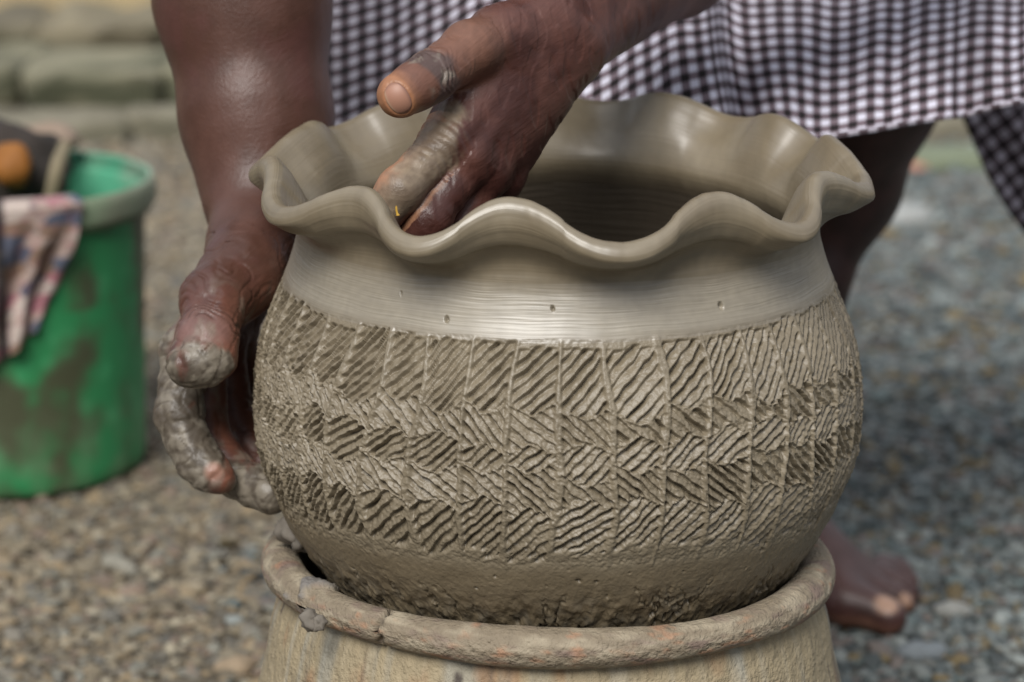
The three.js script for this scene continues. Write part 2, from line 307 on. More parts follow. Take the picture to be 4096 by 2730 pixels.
// ------------------------------------------------------------------ the fresh clay pot
const pot = thing('clay_pot', 'wet unfired clay pot with wavy rim and carved herringbone belly', 'pot', [0, 0.26, 0]);
pot.rotation.x = POT_TILT;
{
  const outer = [[0.02, 0.205], [0.07, 0.208], [0.105, 0.22], [0.1335, 0.2425], [0.150, 0.2645], [0.1615, 0.2845], [0.1715, 0.309], [0.1778, 0.3245], [0.1815, 0.348], [0.1805, 0.375], [0.1752, 0.4015], [0.1655, 0.424], [0.1580, 0.441], [0.1540, 0.4545], [0.1536, 0.4620], [0.1562, 0.4678], [0.1632, 0.4722], [0.1706, 0.4748], [0.1766, 0.4798]];
  const lipC = [0.1712, 0.4868], inner = [[0.1667, 0.4896], [0.1595, 0.4825], [0.1518, 0.475], [0.1465, 0.4665], [0.1435, 0.4585], [0.1468, 0.446], [0.157, 0.42], [0.168, 0.39], [0.172, 0.355], [0.167, 0.32], [0.15, 0.278], [0.12, 0.245], [0.07, 0.225], [0.005, 0.222]];
  const v2 = (a) => a.map(([r, y]) => new THREE.Vector3(r, y - 0.26, 0));
  const cOut = new THREE.CatmullRomCurve3(v2(outer), false, 'centripetal'), cIn = new THREE.CatmullRomCurve3(v2(inner), false, 'centripetal');
  // crests of the wavy lip round the mouth, degrees from the front towards the right
  const crest = [-143, -115, -79, -41, -10, 29.5, 60, 103, 124, 154, 185];
  const amp = [0.5, 0.7, 0.72, 1.08, 1.2, 1.15, 1.05, 0.55, 0.5, 0.6, 0.5];
  const wave = (deg) => {
    let d = deg; while (d < crest[0]) d += 360; while (d >= crest[0] + 360) d -= 360;
    let k = 0; while (k + 1 < crest.length && d >= crest[k + 1]) k++;
    const a = crest[k], b = k + 1 < crest.length ? crest[k + 1] : crest[0] + 360, t = (d - a) / (b - a), A = mix(amp[k], amp[(k + 1) % amp.length], t);
    const w = Math.cos(t * 2 * Math.PI); return [Math.sign(w) * Math.pow(Math.abs(w), 0.85), A];
  };
  const TH = []; { let t = -180; while (t < 180) { TH.push(t); t += Math.abs(t) < 96 ? 0.2 : 0.6; } TH.push(180); }
  const nu = TH.length - 1;
  const lens = cOut.getLength();
  // rows: [r, y, weight of the wave, kind]
  const rows = [], SS = [];
  for (let a = 0; a < lens;) { SS.push(a / lens); const y = cOut.getPointAt(Math.min(1, a / lens)).y + 0.26; a += y < 0.24 ? 0.004 : y < 0.285 ? 0.0012 : y < 0.435 ? 0.00052 : 0.0009; }
  SS.push(1); const NO = SS.length - 1;
  for (let j = 0; j <= NO; j++) { const q = cOut.getPointAt(SS[j]), t = cOut.getTangentAt(SS[j]); rows.push({ r: q.x, y: q.y, nx: t.y, ny: -t.x, s: SS[j] * lens }); }
  const edge0 = rows.length;
  { // rounded lip between the two curves
    const a = rows[rows.length - 1], bq = cIn.getPointAt(0), c = [(a.r + bq.x) / 2, (a.y + bq.y) / 2], R = Math.hypot(a.r - bq.x, a.y - bq.y) / 2, a0 = Math.atan2(a.y - c[1], a.r - c[0]);
    for (let j = 1; j < 12; j++) { const an = a0 + j / 12 * Math.PI; rows.push({ r: c[0] + Math.cos(an) * R * 1.0, y: c[1] + Math.sin(an) * R * 1.0, nx: Math.cos(an), ny: Math.sin(an), s: a.s + j / 12 * Math.PI * R }); }
  }
  const NI = 110, s1 = rows[rows.length - 1].s;
  for (let j = 0; j <= NI; j++) { const q = cIn.getPointAt(j / NI), t = cIn.getTangentAt(j / NI); rows.push({ r: q.x, y: q.y, nx: t.y, ny: -t.x, s: s1 + 0.001 + j / NI * 0.4, inside: 1 }); }
  const nv = rows.length - 1;
  const rad = Math.PI / 180;

  // carving: five rows of combed hatching between thin upright ribs
  const top = 0.4312 - 0.26, bot = 0.3075 - 0.26, COLS = 41, ARC = 0.178;
  const edges = [top, 0.3985 - 0.26, 0.3755 - 0.26, 0.3660 - 0.26, 0.3385 - 0.26, bot], dirs = [1, -1, 1, -1, 1];
  function carve(th, y) { // th in radians from the front; returns [depth, burr, inBand]
    const yy = y - 0.013 * (Math.cos(th) - 0.75) * ss(top, bot, y) + 0.0016 * N(th * 5, 3, y * 20);
    const inB = ss(bot - 0.006, bot + 0.001, yy + 0.0035 * N(th * 14, 8, 1)) * (1 - ss(top, top + 0.0008, yy));
    if (inB <= 0) return [0, 0, 0];
    const lean = 0.12 * ss(edges[1], edges[3], y);
    const cc = th / (2 * Math.PI) * COLS + lean + 0.30 * N(th * 3, y * 14, 9) + 0.07 * N(th * 30, y * 40, 4), col = Math.floor(cc), f = cc - col;
    const rib = Math.min(f, 1 - f);
    // zig-zag row borders
    const b = (k) => edges[k] + (hash(col, k, 3) - 0.5) * (k === 0 ? 0.003 : 0.009) + (k > 0 && k < 5 ? 0.0105 * (0.5 - Math.abs(f - 0.5)) * (k % 2 ? -1 : 1) * 1.3 : 0);
    let k = 0; while (k < 4 && yy < b(k + 1)) k++;
    const dir = dirs[k], up = b(k) - yy, dn = yy - b(k + 1);
    const arc = f * (2 * Math.PI / COLS) * ARC, pitch = 0.0065 * (0.85 + 0.35 * hash(col, k, 7)), slope = (k === 0 ? 1.0 : 0.9) + (hash(col, k, 1) - 0.5) * 0.45;
    const g = (yy - dir * slope * arc + 0.0004 * N(th * 8, y * 20, 6 + k)) / pitch + hash(col, k, 5), t = g - Math.floor(g), gi = Math.floor(g);
    const wide = 0.34 + 0.24 * hash(gi, col, k + 9);           // share of the pitch taken by the groove
    const along = arc + dir * slope * yy, crumb = fbm(along * 130, g * 1.7, col + k * 7.3, 3), grit = fbm(th * 90, y * 520, 1.5, 2);
    const u = t + 0.02 * crumb, q = (u - 0.5) / (wide * 0.5);     // -1 .. 1 across the groove, whose upper wall is the steeper
    let h = q < -1 || q > 1 ? 1 : q < 0.35 ? Math.pow((0.35 - q) / 1.35, 0.9) : (q - 0.35) / 0.65;
    h = clamp(h);
    const deep = (k === 0 ? 0.0048 : 0.0046) * (0.55 + 0.65 * hash(gi, col, k)) * clamp(0.9 + 0.9 * N(along * 60, gi * 3.7, col + k), 0.35, 1.25);
    const top01 = q > 1 ? (u - 0.5 - wide * 0.5) / (1 - wide) : q < -1 ? 0.5 + u / (1 - wide) : 0;   // place across the ridge, from its lower to its upper edge
    let d = -deep * (1 - h) - (q > 1 || q < -1 ? 0.0013 * Math.pow(clamp(top01), 1.5) : q < 0 ? 0.0013 * h : 0) - 0.0007 * hash(gi + (u > 0.5 ? 1 : 0), col, k + 4) * h;
    d += 0.0006 * ss(0.8, 1, h) * ss(1.9, 1.05, Math.abs(q)) * (0.5 + 2 * N(along * 260, g * 2, 3));
    const ends = ss(0.035 + 0.02 * N(th * 40, y * 60, 2), 0.085, rib) * mix(1, ss(-0.0002, 0.0014, Math.min(k === 0 ? 1 : up, k === 4 ? 1 : dn)), 0.75);
    if (k === 0) d *= ss(0, 0.0013, up - 0.0022 * hash(gi, col, 2) - 0.0012 * hash(col, 9)); else if (k === 4) d *= ss(0, 0.003, dn - 0.007 * hash(gi, col, 2) - 0.004 * hash(col, 9));
    d = d * ends + 0.0006 * (1 - ss(0.02, 0.07, rib)) * (0.6 + N(y * 300, th * 20, 5));
    const rough = (1 - ss(0, 0.004, Math.min(k === 0 ? 1 : up, k === 4 ? 1 : dn))) * 0.9 + (k === 0 ? 0.25 : 0.6);
    d += rough * (0.0015 * crumb + 0.0015 * grit) - 0.0002;
    // rubbed, crumbled zone on the left of the belly
    const rub = ss(-0.62, -1.15, th) * ss(edges[0] - 0.002, edges[1], yy) * 0.45;
    d = mix(d, d * 0.4 - 0.0006 + 0.0034 * grit, rub);
    return [d * inB, rough * inB, inB];
  }
  const P = new Float32Array((nu + 1) * (nv + 1) * 3), C = new Float32Array((nu + 1) * (nv + 1) * 3), UV = new Float32Array((nu + 1) * (nv + 1) * 2);
  const lipY = 0.487 - 0.26, neckY = 0.4555 - 0.26;
  for (let j = 0, q = 0; j <= nv; j++) for (let i = 0; i <= nu; i++, q++) {
    const o = rows[j], deg = TH[i], th = deg * rad, cx = Math.sin(th), cz = Math.cos(th);
    let r = o.r, y = o.y, d = 0, col = [0.168, 0.133, 0.084];
    const back = Math.pow((1 - cz) / 2, 2);
    const wgt = Math.pow(clamp((o.y - (neckY + 0.005)) / (lipY - neckY - 0.008)), 1.15);
    const low = fbm(cx * 4, o.y * 22, cz * 4, 3);
    col = mixc(col, [0.205, 0.168, 0.112], ss(-0.15, 0.3, low) * 0.7);
    if (y > neckY) y = neckY + (y - neckY) * 1.2;
    y += back * 0.019 * ss(0.40 - 0.26, neckY, o.y);
    if (wgt > 0) {
      const [w, A] = wave(deg);
      y += wgt * 0.0088 * A * w - wgt * 0.001; r -= wgt * 0.0072 * A * w;
      if (!o.inside) d += wgt * 0.0011 * fbm(cx * 9, o.y * 60, cz * 9, 3) - 0.0012 * ss(0.2, 0.8, wgt) * (1 - ss(0.8, 0.98, wgt)) * ss(-0.2, 0.3, fbm(cx * 5, o.y * 30, cz * 5, 2));
      
    }
    if (!o.inside && o.y < top + 0.004 && o.y > bot - 0.01) {
      const [dd, rough, inB] = carve(th, o.y); d += dd;
      col = mixc(col, [0.205, 0.168, 0.114], inB * 0.6);
    }
    if (!o.inside && o.y <= bot + 0.004) { // smeared base with pits and cracks towards the bottom
      const m = 1 - ss(bot - 0.008, bot + 0.004, o.y), lowm = 1 - ss(0.268 - 0.26, 0.296 - 0.26, o.y + 0.016 * fbm(cx * 6, 4, cz * 6, 2));
      d += m * (0.0011 * fbm(cx * 9, o.y * 40, cz * 9, 3) - 0.0016 * ss(0.28, 0.42, fbm(cx * 26, o.y * 130, cz * 26, 2)) + 0.0005 * fbm(cx * 60, o.y * 330, cz * 60, 2));
      d += lowm * (0.0034 * fbm(cx * 24, o.y * 120, cz * 24, 5) - 0.0022); d -= m * 0.003 * ss(0.035, 0.0, Math.abs(N(cx * 7, o.y * 9, cz * 7 + 4) + 0.15 * N(cx * 50, o.y * 200, cz * 50))) * ss(0.3, 0.0, o.y - 0.0) * lowm;
      col = mixc(col, [0.13, 0.099, 0.058], m * 0.8); col = mixc(col, [0.12, 0.10, 0.07], lowm * ss(-0.1, 0.25, fbm(cx * 20, o.y * 90, cz * 20, 3)) * 0.8);
    }
    if (!o.inside && o.y > top && o.y < neckY + 0.01) { // brushed neck: faint steps of the wet cloth
      col = mixc(col, [0.265, 0.23, 0.17], 0.75 * ss(top - 0.002, top + 0.006, o.y) * (1 - ss(neckY - 0.004, neckY + 0.01, o.y)));
      d += 0.0003 * fbm(cx * 2.2, o.y * 130, cz * 2.2, 3) + 0.0007 * fbm(cx * 6, o.y * 20, cz * 6, 2);
      for (const [pd, py, pr] of [[-2, 0.4475, 0.0008], [33, 0.4435, 0.0013], [-23, 0.4395, 0.0010], [-34, 0.4495, 0.0005]]) { const e = Math.hypot((deg - pd) * rad * 0.165, o.y - (py - 0.26) - 0.0); if (e < pr * 1.6) { d -= 0.0028 * (1 - ss(pr * 0.5, pr * 1.6, e)); } }
    }
    if (o.inside) { d += 0.0009 * fbm(cx * 5, o.y * 50, cz * 5, 3); col = mixc(col, [0.045, 0.034, 0.022], ss(neckY + 0.004, neckY - 0.012, o.y + 0.004 * low)); }  // clay colour darkened below the neck, painting in the shade of the mouth
    r += o.nx * d; y += o.ny * d;
    const k = 1 + 0.10 * N(cx * 40, o.y * 240, cz * 40) + 0.12 * low;
    P[q * 3] = cx * r; P[q * 3 + 1] = y; P[q * 3 + 2] = cz * r;
    C[q * 3] = col[0] * k; C[q * 3 + 1] = col[1] * k; C[q * 3 + 2] = col[2] * k;
    UV[q * 2] = th * 0.17; UV[q * 2 + 1] = o.s;
  }
  // one smooth set of normals, then cut into its visible parts
  const IDX = new Uint32Array(nu * nv * 6); { let k = 0; for (let j = 0; j < nv; j++) for (let i = 0; i < nu; i++) { const a = j * (nu + 1) + i, b = a + 1, c = a + nu + 1, e = c + 1; IDX.set([a, b, c, b, e, c], k); k += 6; } }
  const whole = new THREE.BufferGeometry(); whole.setAttribute('position', new THREE.BufferAttribute(P, 3)); whole.setIndex(new THREE.BufferAttribute(IDX, 1)); whole.computeVertexNormals();
  const NRM = whole.attributes.normal.array;
  for (let j = 0; j <= nv; j++) { const a = j * (nu + 1) * 3, b = a + nu * 3; for (let c = 0; c < 3; c++) NRM[a + c] = NRM[b + c] = (NRM[a + c] + NRM[b + c]) / 2; }
  const part = (name, j0, j1, mat, label) => {
    const A = j0 * (nu + 1), B = (j1 + 1) * (nu + 1), g = new THREE.BufferGeometry();
    g.setAttribute('position', new THREE.BufferAttribute(P.slice(A * 3, B * 3), 3)); g.setAttribute('normal', new THREE.BufferAttribute(NRM.slice(A * 3, B * 3), 3));
    g.setAttribute('color', new THREE.BufferAttribute(C.slice(A * 3, B * 3), 3)); g.setAttribute('uv', new THREE.BufferAttribute(UV.slice(A * 2, B * 2), 2));
    const id = []; for (let j = 0; j < j1 - j0; j++) for (let i = 0; i < nu; i++) { const a = j * (nu + 1) + i, b = a + 1, c = a + nu + 1, e = c + 1; id.push(a, b, c, b, e, c); }
    g.setIndex(id); return mesh(name, g, mat, pot, label);
  };
  const rowAt = (y) => rows.findIndex((o) => o.y >= y);
  const jb = rowAt(bot - 0.009), jt = rowAt(top - 0.0012), jn = rowAt(neckY + 0.004), jl = edge0 + 12 + Math.round(NI * 0.13);
  const rough = new THREE.MeshPhysicalMaterial({ vertexColors: true, roughness: 0.5, ior: 1.6, bumpMap: rep(grain, 14, 14), bumpScale: 0.0004 });
  const burnish = new THREE.MeshPhysicalMaterial({ vertexColors: true, roughness: 0.47, ior: 2.0, bumpMap: rep(streak, 7, 8), bumpScale: 0.00024 });
  const slick = new THREE.MeshPhysicalMaterial({ vertexColors: true, roughness: 0.4, ior: 1.7, bumpMap: rep(streak, 3, 9), bumpScale: 0.00022 });
  part('base', 0, jb, rough, 'smeared pitted base below the carving');
  part('carved_belly', jb, jt, rough, 'belly carved with rows of slanted comb strokes');
  part('neck', jt, jn, burnish, 'smooth shiny brushed neck');
  part('wavy_rim', jn, jl, slick, 'slick rim pinched into waves');
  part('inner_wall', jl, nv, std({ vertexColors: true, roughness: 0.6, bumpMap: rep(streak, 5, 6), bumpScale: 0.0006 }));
}
{ // a yellow husk stuck to the lip
  const g = new THREE.ConeGeometry(0.0012, 0.0055, 7, 4); displace(g, (x, y) => 0.0003 * Math.sin(y * 900)); 
  const p = g.attributes.position; for (let i = 0; i < p.count; i++) p.setX(i, p.getX(i) + 40 * p.getY(i) * p.getY(i));
  g.computeVertexNormals();
  const m = mesh('seed_husk', g, std({ color: new THREE.Color(0.55, 0.33, 0.05), roughness: 0.6 }), scene); m.position.set(...[-0.0888, 0.4975, 0.123]); m.rotation.z = 0.15;
  tag(m, 'tiny yellow husk stuck on the pot rim beside the fingers', 'husk');
}

// ------------------------------------------------------------------ the potter
const person = thing('person', 'person bending over the pot, clay on both hands, checked skirt, bare foot', 'person', [0, 0, 0]);
const SK = { fore: [0.07, 0.030, 0.020], dark: [0.085, 0.036, 0.027], palm: [0.33, 0.155, 0.09], clay: [0.30, 0.265, 0.20], clayD: [0.19, 0.16, 0.115] };
{
  const bodies = [];
  // --- the arm on the left of the picture, its hand cupping the pot
  const A = {
    sh: [-0.20, 0.96, -0.39], el: [-0.19, 0.69, -0.165], f1: [-0.1995, 0.5763, -0.1595], f2: [-0.1897, 0.5018, -0.1346], f3: [-0.187, 0.4609, -0.1135], w: [-0.1861, 0.4338, -0.0701], w2: [-0.187, 0.4249, -0.104],
    t0: [-0.1897, 0.4263, -0.0371], t1: [-0.204, 0.4169, -0.0036], t2: [-0.2052, 0.4015, 0.0243], t3: [-0.209, 0.3907, 0.0395],
    i0: [-0.2222, 0.383, -0.0153], i1: [-0.2263, 0.3491, 0.004], i2: [-0.2142, 0.3234, 0.0159], i3: [-0.2014, 0.3149, 0.0233],
    m0: [-0.2157, 0.3773, -0.0417], m1: [-0.2137, 0.3303, -0.0221], m2: [-0.1934, 0.3081, -0.0028], m3: [-0.1714, 0.3033, 0.0161],
    r0: [-0.2081, 0.3745, -0.0679], r1: [-0.2002, 0.328, -0.0577], r2: [-0.1834, 0.3042, -0.041], r3: [-0.1676, 0.2949, -0.0262],
    p0: [-0.2025, 0.3742, -0.0906], p1: [-0.1931, 0.3301, -0.0893], p2: [-0.1815, 0.3101, -0.0788], p3: [-0.173, 0.2998, -0.0657],
  };
  const armA = chain([[A.sh, 0.056], [A.el, 0.052], [A.f1, 0.0530], [A.f2, 0.0450], [A.f3, 0.0325], [A.w, 0.0255]], 0.02);
  const palmA = blend([armA, cone(A.w, A.w2, 0.0255, 0.021), cone(A.w, A.t0, 0.025, 0.021), cone(A.t0, A.t1, 0.0225, 0.0198), cone(A.t0, A.i0, 0.02, 0.0145), cone(A.w, A.m0, 0.02, 0.014), cone(A.w2, A.r0, 0.019, 0.0135), cone(A.w2, A.p0, 0.019, 0.0125)], 0.014);
  const fingersA = [blend([cone([-0.2147, 0.39, 0.0408], [-0.1985, 0.3913, 0.0363], 0.0112, 0.0115), chain([[A.t1, 0.0192], [[-0.2039, 0.4089, 0.012], 0.0158], [A.t2, 0.0176], [[-0.207, 0.3955, 0.0321], 0.0160], [A.t3, 0.0135]], 0.006)], 0.008), chain([[A.i0, 0.0145], [[-0.225, 0.3644, -0.0042], 0.0120], [A.i1, 0.0134], [[-0.221, 0.3354, 0.0107], 0.0113], [A.i2, 0.0119], [[-0.206, 0.3176, 0.0206], 0.0108], [A.i3, 0.0100]], 0.005), chain([[A.m0, 0.0145], [A.m1, 0.0130], [[-0.2033, 0.3183, -0.0117], 0.0112], [A.m2, 0.0124], [[-0.181, 0.3051, 0.0084], 0.0114], [A.m3, 0.0118]], 0.005), chain([[A.r0, 0.0135], [A.r1, 0.012], [A.r2, 0.011], [A.r3, 0.0105]], 0.005), chain([[A.p0, 0.0125], [A.p1, 0.0105], [A.p2, 0.0098], [A.p3, 0.0092]], 0.005)];
  const fA = (x, y, z) => { const b = palmA(x, y, z); let d = b; for (const f of fingersA) d = Math.min(d, smin(b, f(x, y, z), 0.008)); return d; };
  const near = (p, c) => Math.hypot(p[0] - c[0], p[1] - c[1], p[2] - c[2]);
  const tipClayA = (x, y, z) => clamp(Math.max(1.35 - near([x, y, z], [-0.2078, 0.3888, 0.0452]) / 0.0165, 1.3 - near([x, y, z], [-0.2192, 0.3888, 0.0452]) / 0.013, 1.2 - near([x, y, z], [-0.1958, 0.3913, 0.0446]) / 0.012, 1.5 - near([x, y, z], [-0.2285, 0.3618, 0.0058]) / 0.02, 1.6 - near([x, y, z], [-0.2259, 0.343, 0.0108]) / 0.02, 1.5 - near([x, y, z], [-0.2174, 0.3244, 0.0208]) / 0.02, 1.5 - near([x, y, z], [-0.1926, 0.3006, 0.0064]) / 0.02, 1.5 - near([x, y, z], [-0.174, 0.3003, 0.022]) / 0.022, 1.0 - near([x, y, z], [-0.2286, 0.3856, -0.0108]) / 0.02, 0.9 - near([x, y, z], [-0.1892, 0.4364, -0.0346]) / 0.018, 0.7 - near([x, y, z], [-0.2207, 0.4157, -0.0085]) / 0.02) + 0.55 * fbm(x * 60, y * 60, z * 60, 3) + 0.05);
  const yCut = A.f3[1] - 0.012;
  const skinArm = (x, y, z) => { const n = fbm(x * 26, y * 18, z * 26, 4); let c = mixc(SK.fore, [0.094, 0.043, 0.031], ss(-0.1, 0.25, n)); c = mixc(c, [0.08, 0.032, 0.025], ss(0.05, 0.3, -n)); return c.map((v) => v * (1 + 0.12 * N(x * 160, y * 160, z * 160))); };
  const handA = surfaceNet(fA, [-0.285, 0.24, -0.16], [-0.13, yCut, 0.06], 0.0012);
  const tA = A.t1, tD = [0, 1, 2].map((k) => A.t3[k] - tA[k]), tL = tD[0] ** 2 + tD[1] ** 2 + tD[2] ** 2, alongA = (x, y, z) => ((x - tA[0]) * tD[0] + (y - tA[1]) * tD[1] + (z - tA[2]) * tD[2]) / tL;
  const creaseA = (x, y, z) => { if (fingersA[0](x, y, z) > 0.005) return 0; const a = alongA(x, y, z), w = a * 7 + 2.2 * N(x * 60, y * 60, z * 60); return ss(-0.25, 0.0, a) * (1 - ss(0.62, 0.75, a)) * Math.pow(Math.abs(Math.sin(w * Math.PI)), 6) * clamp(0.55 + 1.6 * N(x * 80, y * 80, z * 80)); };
  const film = (x, y, z) => ss(0.05, 0.3, fbm(x * 70, y * 34, z * 70, 4)) * ss(0.5, 0.44, y);       // thin dried slip dragged along the hand
  displace(handA, (x, y, z) => { const c = ss(0.45, 0.62, tipClayA(x, y, z)); return 0.0006 * c - 0.0014 * creaseA(x, y, z) - 0.0005 * ss(0.10, 0.0, Math.abs(N(x * 40, y * 75, z * 40))) * ss(0.47, 0.44, y) + c * (0.0007 + 0.0015 * fbm(x * 120, y * 80, z * 120, 4) - 0.0006 * ss(0.06, 0.0, Math.abs(N(x * 85, y * 50, z * 85)))) + 0.0007 * fbm(x * 70, y * 110, z * 70, 3) - 0.0003 * ss(0.1, 0.4, N(x * 60, y * 190, z * 60)); });
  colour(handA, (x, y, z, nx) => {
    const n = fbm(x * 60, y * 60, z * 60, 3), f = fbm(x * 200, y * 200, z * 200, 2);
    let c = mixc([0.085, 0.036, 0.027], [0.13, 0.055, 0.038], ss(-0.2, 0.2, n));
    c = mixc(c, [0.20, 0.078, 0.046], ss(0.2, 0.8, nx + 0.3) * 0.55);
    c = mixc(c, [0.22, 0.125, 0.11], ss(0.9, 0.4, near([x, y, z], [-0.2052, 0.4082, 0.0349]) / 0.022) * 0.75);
    c = mixc(c, [0.20, 0.165, 0.125], film(x, y, z) * 0.6); c = mixc(c, [0.05, 0.028, 0.022], creaseA(x, y, z) * 0.8);  // shade in the thumb creases is mixed into the skin colour
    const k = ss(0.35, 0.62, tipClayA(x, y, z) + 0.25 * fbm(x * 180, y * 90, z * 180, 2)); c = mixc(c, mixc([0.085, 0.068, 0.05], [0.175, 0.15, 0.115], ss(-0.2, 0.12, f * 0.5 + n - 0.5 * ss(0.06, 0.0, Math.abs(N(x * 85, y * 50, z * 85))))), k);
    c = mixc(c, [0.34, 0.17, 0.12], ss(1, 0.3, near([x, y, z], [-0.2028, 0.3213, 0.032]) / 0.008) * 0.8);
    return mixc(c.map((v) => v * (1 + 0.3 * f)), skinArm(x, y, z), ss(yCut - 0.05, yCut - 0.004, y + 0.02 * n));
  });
  bodies.push(handA);
  const armAg = surfaceNet(fA, [-0.32, yCut - 0.0036, -0.48], [-0.10, 1.04, 0.06], 0.0036);
  displace(armAg, (x, y, z) => 0.0016 * fbm(x * 22, y * 14, z * 22, 2) + 0.0003 * N(x * 60, y * 30, z * 60));
  colour(armAg, skinArm);
  bodies.push(armAg);

  // --- the arm on the right of the picture, its hand reaching into the mouth, thumb out
  const Bq = {
    sh: [0.20, 0.96, -0.39], el: [0.245, 0.735, -0.19], fr: [0.0564, 0.6163, -0.1752], fu: [0.0769, 0.5985, -0.186], wr: [-0.009, 0.5794, -0.0103], wu: [0.0076, 0.5648, -0.0251],
    t0: [-0.0331, 0.5755, 0.0166], t1: [-0.051, 0.572, 0.0413], t2: [-0.0716, 0.5616, 0.0699], t3: [-0.088, 0.5543, 0.0894],
    i0: [-0.0646, 0.5219, 0.0566], i1: [-0.0887, 0.4997, 0.078], i2: [-0.1052, 0.4774, 0.0807], i3: [-0.1148, 0.4589, 0.0753],
    m0: [-0.0526, 0.5115, 0.0511], m1: [-0.0734, 0.483, 0.072], m2: [-0.0874, 0.4572, 0.0737], m3: [-0.0948, 0.4372, 0.0686],
    r0: [-0.0422, 0.5025, 0.039], r1: [-0.0587, 0.4711, 0.0493], r2: [-0.0732, 0.4468, 0.0506], r3: [-0.081, 0.4265, 0.0456],
    p0: [-0.0336, 0.4956, 0.0201], p1: [-0.0463, 0.4668, 0.0194], p2: [-0.0578, 0.4461, 0.0197], p3: [-0.0642, 0.4303, 0.0187],
  };
  const armB = blend([chain([[Bq.sh, 0.055], [Bq.el, 0.048], [Bq.fr, 0.036], [Bq.wr, 0.0205]], 0.02), cone(Bq.fu, Bq.wu, 0.034, 0.0195), cone(Bq.el, Bq.fu, 0.046, 0.034)], 0.02);
  const palmB = blend([armB, cone(Bq.wr, Bq.t0, 0.02, 0.0172), cone(Bq.t0, Bq.t1, 0.0172, 0.0158), cone([-0.0148, 0.5735, -0.0036], Bq.i0, 0.0175, 0.0142), cone([-0.0054, 0.5689, -0.0096], Bq.m0, 0.018, 0.0142), cone([0.0018, 0.5634, -0.0164], Bq.r0, 0.018, 0.0138), cone(Bq.wu, Bq.p0, 0.018, 0.0128), cone([-0.0464, 0.5515, 0.026], [-0.0604, 0.5335, 0.0452], 0.012, 0.011), cone([-0.0336, 0.5599, 0.0155], [-0.0496, 0.5255, 0.0349], 0.016, 0.013)], 0.012);
  // tendons and veins on the back of the hand
  const tend = [cone([-0.0174, 0.5674, 0.0156], [-0.0611, 0.524, 0.0684], 0.0026, 0.0034), cone([-0.0112, 0.5617, 0.0109], [-0.0492, 0.5156, 0.0624], 0.0026, 0.0032), cone([-0.0041, 0.5557, 0.0042], [-0.0389, 0.5079, 0.0479], 0.0024, 0.003), cone([0.0141, 0.5796, -0.0052], [0.004, 0.5654, 0.0016], 0.003, 0.003), cone([0.004, 0.5654, 0.0016], [-0.0112, 0.5506, 0.02], 0.0028, 0.0022)];
  const tendB = blend(tend, 0.002);
  const fingersB = [chain([[Bq.t1, 0.0158], [[-0.0619, 0.5665, 0.0562], 0.0132], [Bq.t2, 0.0136], [[-0.0796, 0.5579, 0.0802], 0.0126], [Bq.t3, 0.0124]], 0.006), chain([[Bq.i0, 0.0147], [[-0.0764, 0.5112, 0.0677], 0.0116], [Bq.i1, 0.0126], [Bq.i2, 0.0112], [Bq.i3, 0.0098]], 0.005), chain([[Bq.m0, 0.0147], [[-0.0627, 0.4977, 0.0619], 0.0118], [Bq.m1, 0.0128], [Bq.m2, 0.0112], [Bq.m3, 0.0098]], 0.005), chain([[Bq.r0, 0.0138], [Bq.r1, 0.0118], [Bq.r2, 0.0105], [Bq.r3, 0.0092]], 0.005), chain([[Bq.p0, 0.0128], [Bq.p1, 0.0105], [Bq.p2, 0.0092], [Bq.p3, 0.0082]], 0.005)];
  const fB = (x, y, z) => { const b = palmB(x, y, z); let d = b; for (const f of fingersB) d = Math.min(d, smin(b, f(x, y, z), 0.006)); return smin(d, tendB(x, y, z), 0.006); };
  // distance along the thumb, for its creases
  const ta = Bq.t1, tb = Bq.t3, tl = near(ta, tb), td = [0, 1, 2].map((k) => (tb[k] - ta[k]) / tl);
  const along = (x, y, z) => ((x - ta[0]) * td[0] + (y - ta[1]) * td[1] + (z - ta[2]) * td[2]) / tl;
  const ia = Bq.i0, ib = Bq.i1, il = near(ia, ib), idr = [0, 1, 2].map((k) => (ib[k] - ia[k]) / il);
  const alongI = (x, y, z) => ((x - ia[0]) * idr[0] + (y - ia[1]) * idr[1] + (z - ia[2]) * idr[2]) / il;
  const nThumb = (x, y, z) => fingersB[0](x, y, z) < 0.004, nIndex = (x, y, z) => fingersB[1](x, y, z) < 0.004;
  const nC = [-0.0886, 0.5542, 0.1023], nZ = V([-0.1, 0.02, 1]).normalize(), nY = V([-0.86, -0.5, 0]).addScaledVector(nZ, -V([-0.86, -0.5, 0]).dot(nZ)).normalize(), nX = nY.clone().cross(nZ), NW = 0.0098, NL = 0.0070;
  const nailE = (x, y, z) => { const q = V([x - nC[0], y - nC[1], z - nC[2]]); return q.z < -0.012 ? 9 : Math.hypot(q.dot(nX) / NW, q.dot(nY) / NL); };
  const handB = surfaceNet(fB, [-0.16, 0.36, -0.10], [0.09, 0.66, 0.17], 0.0010);
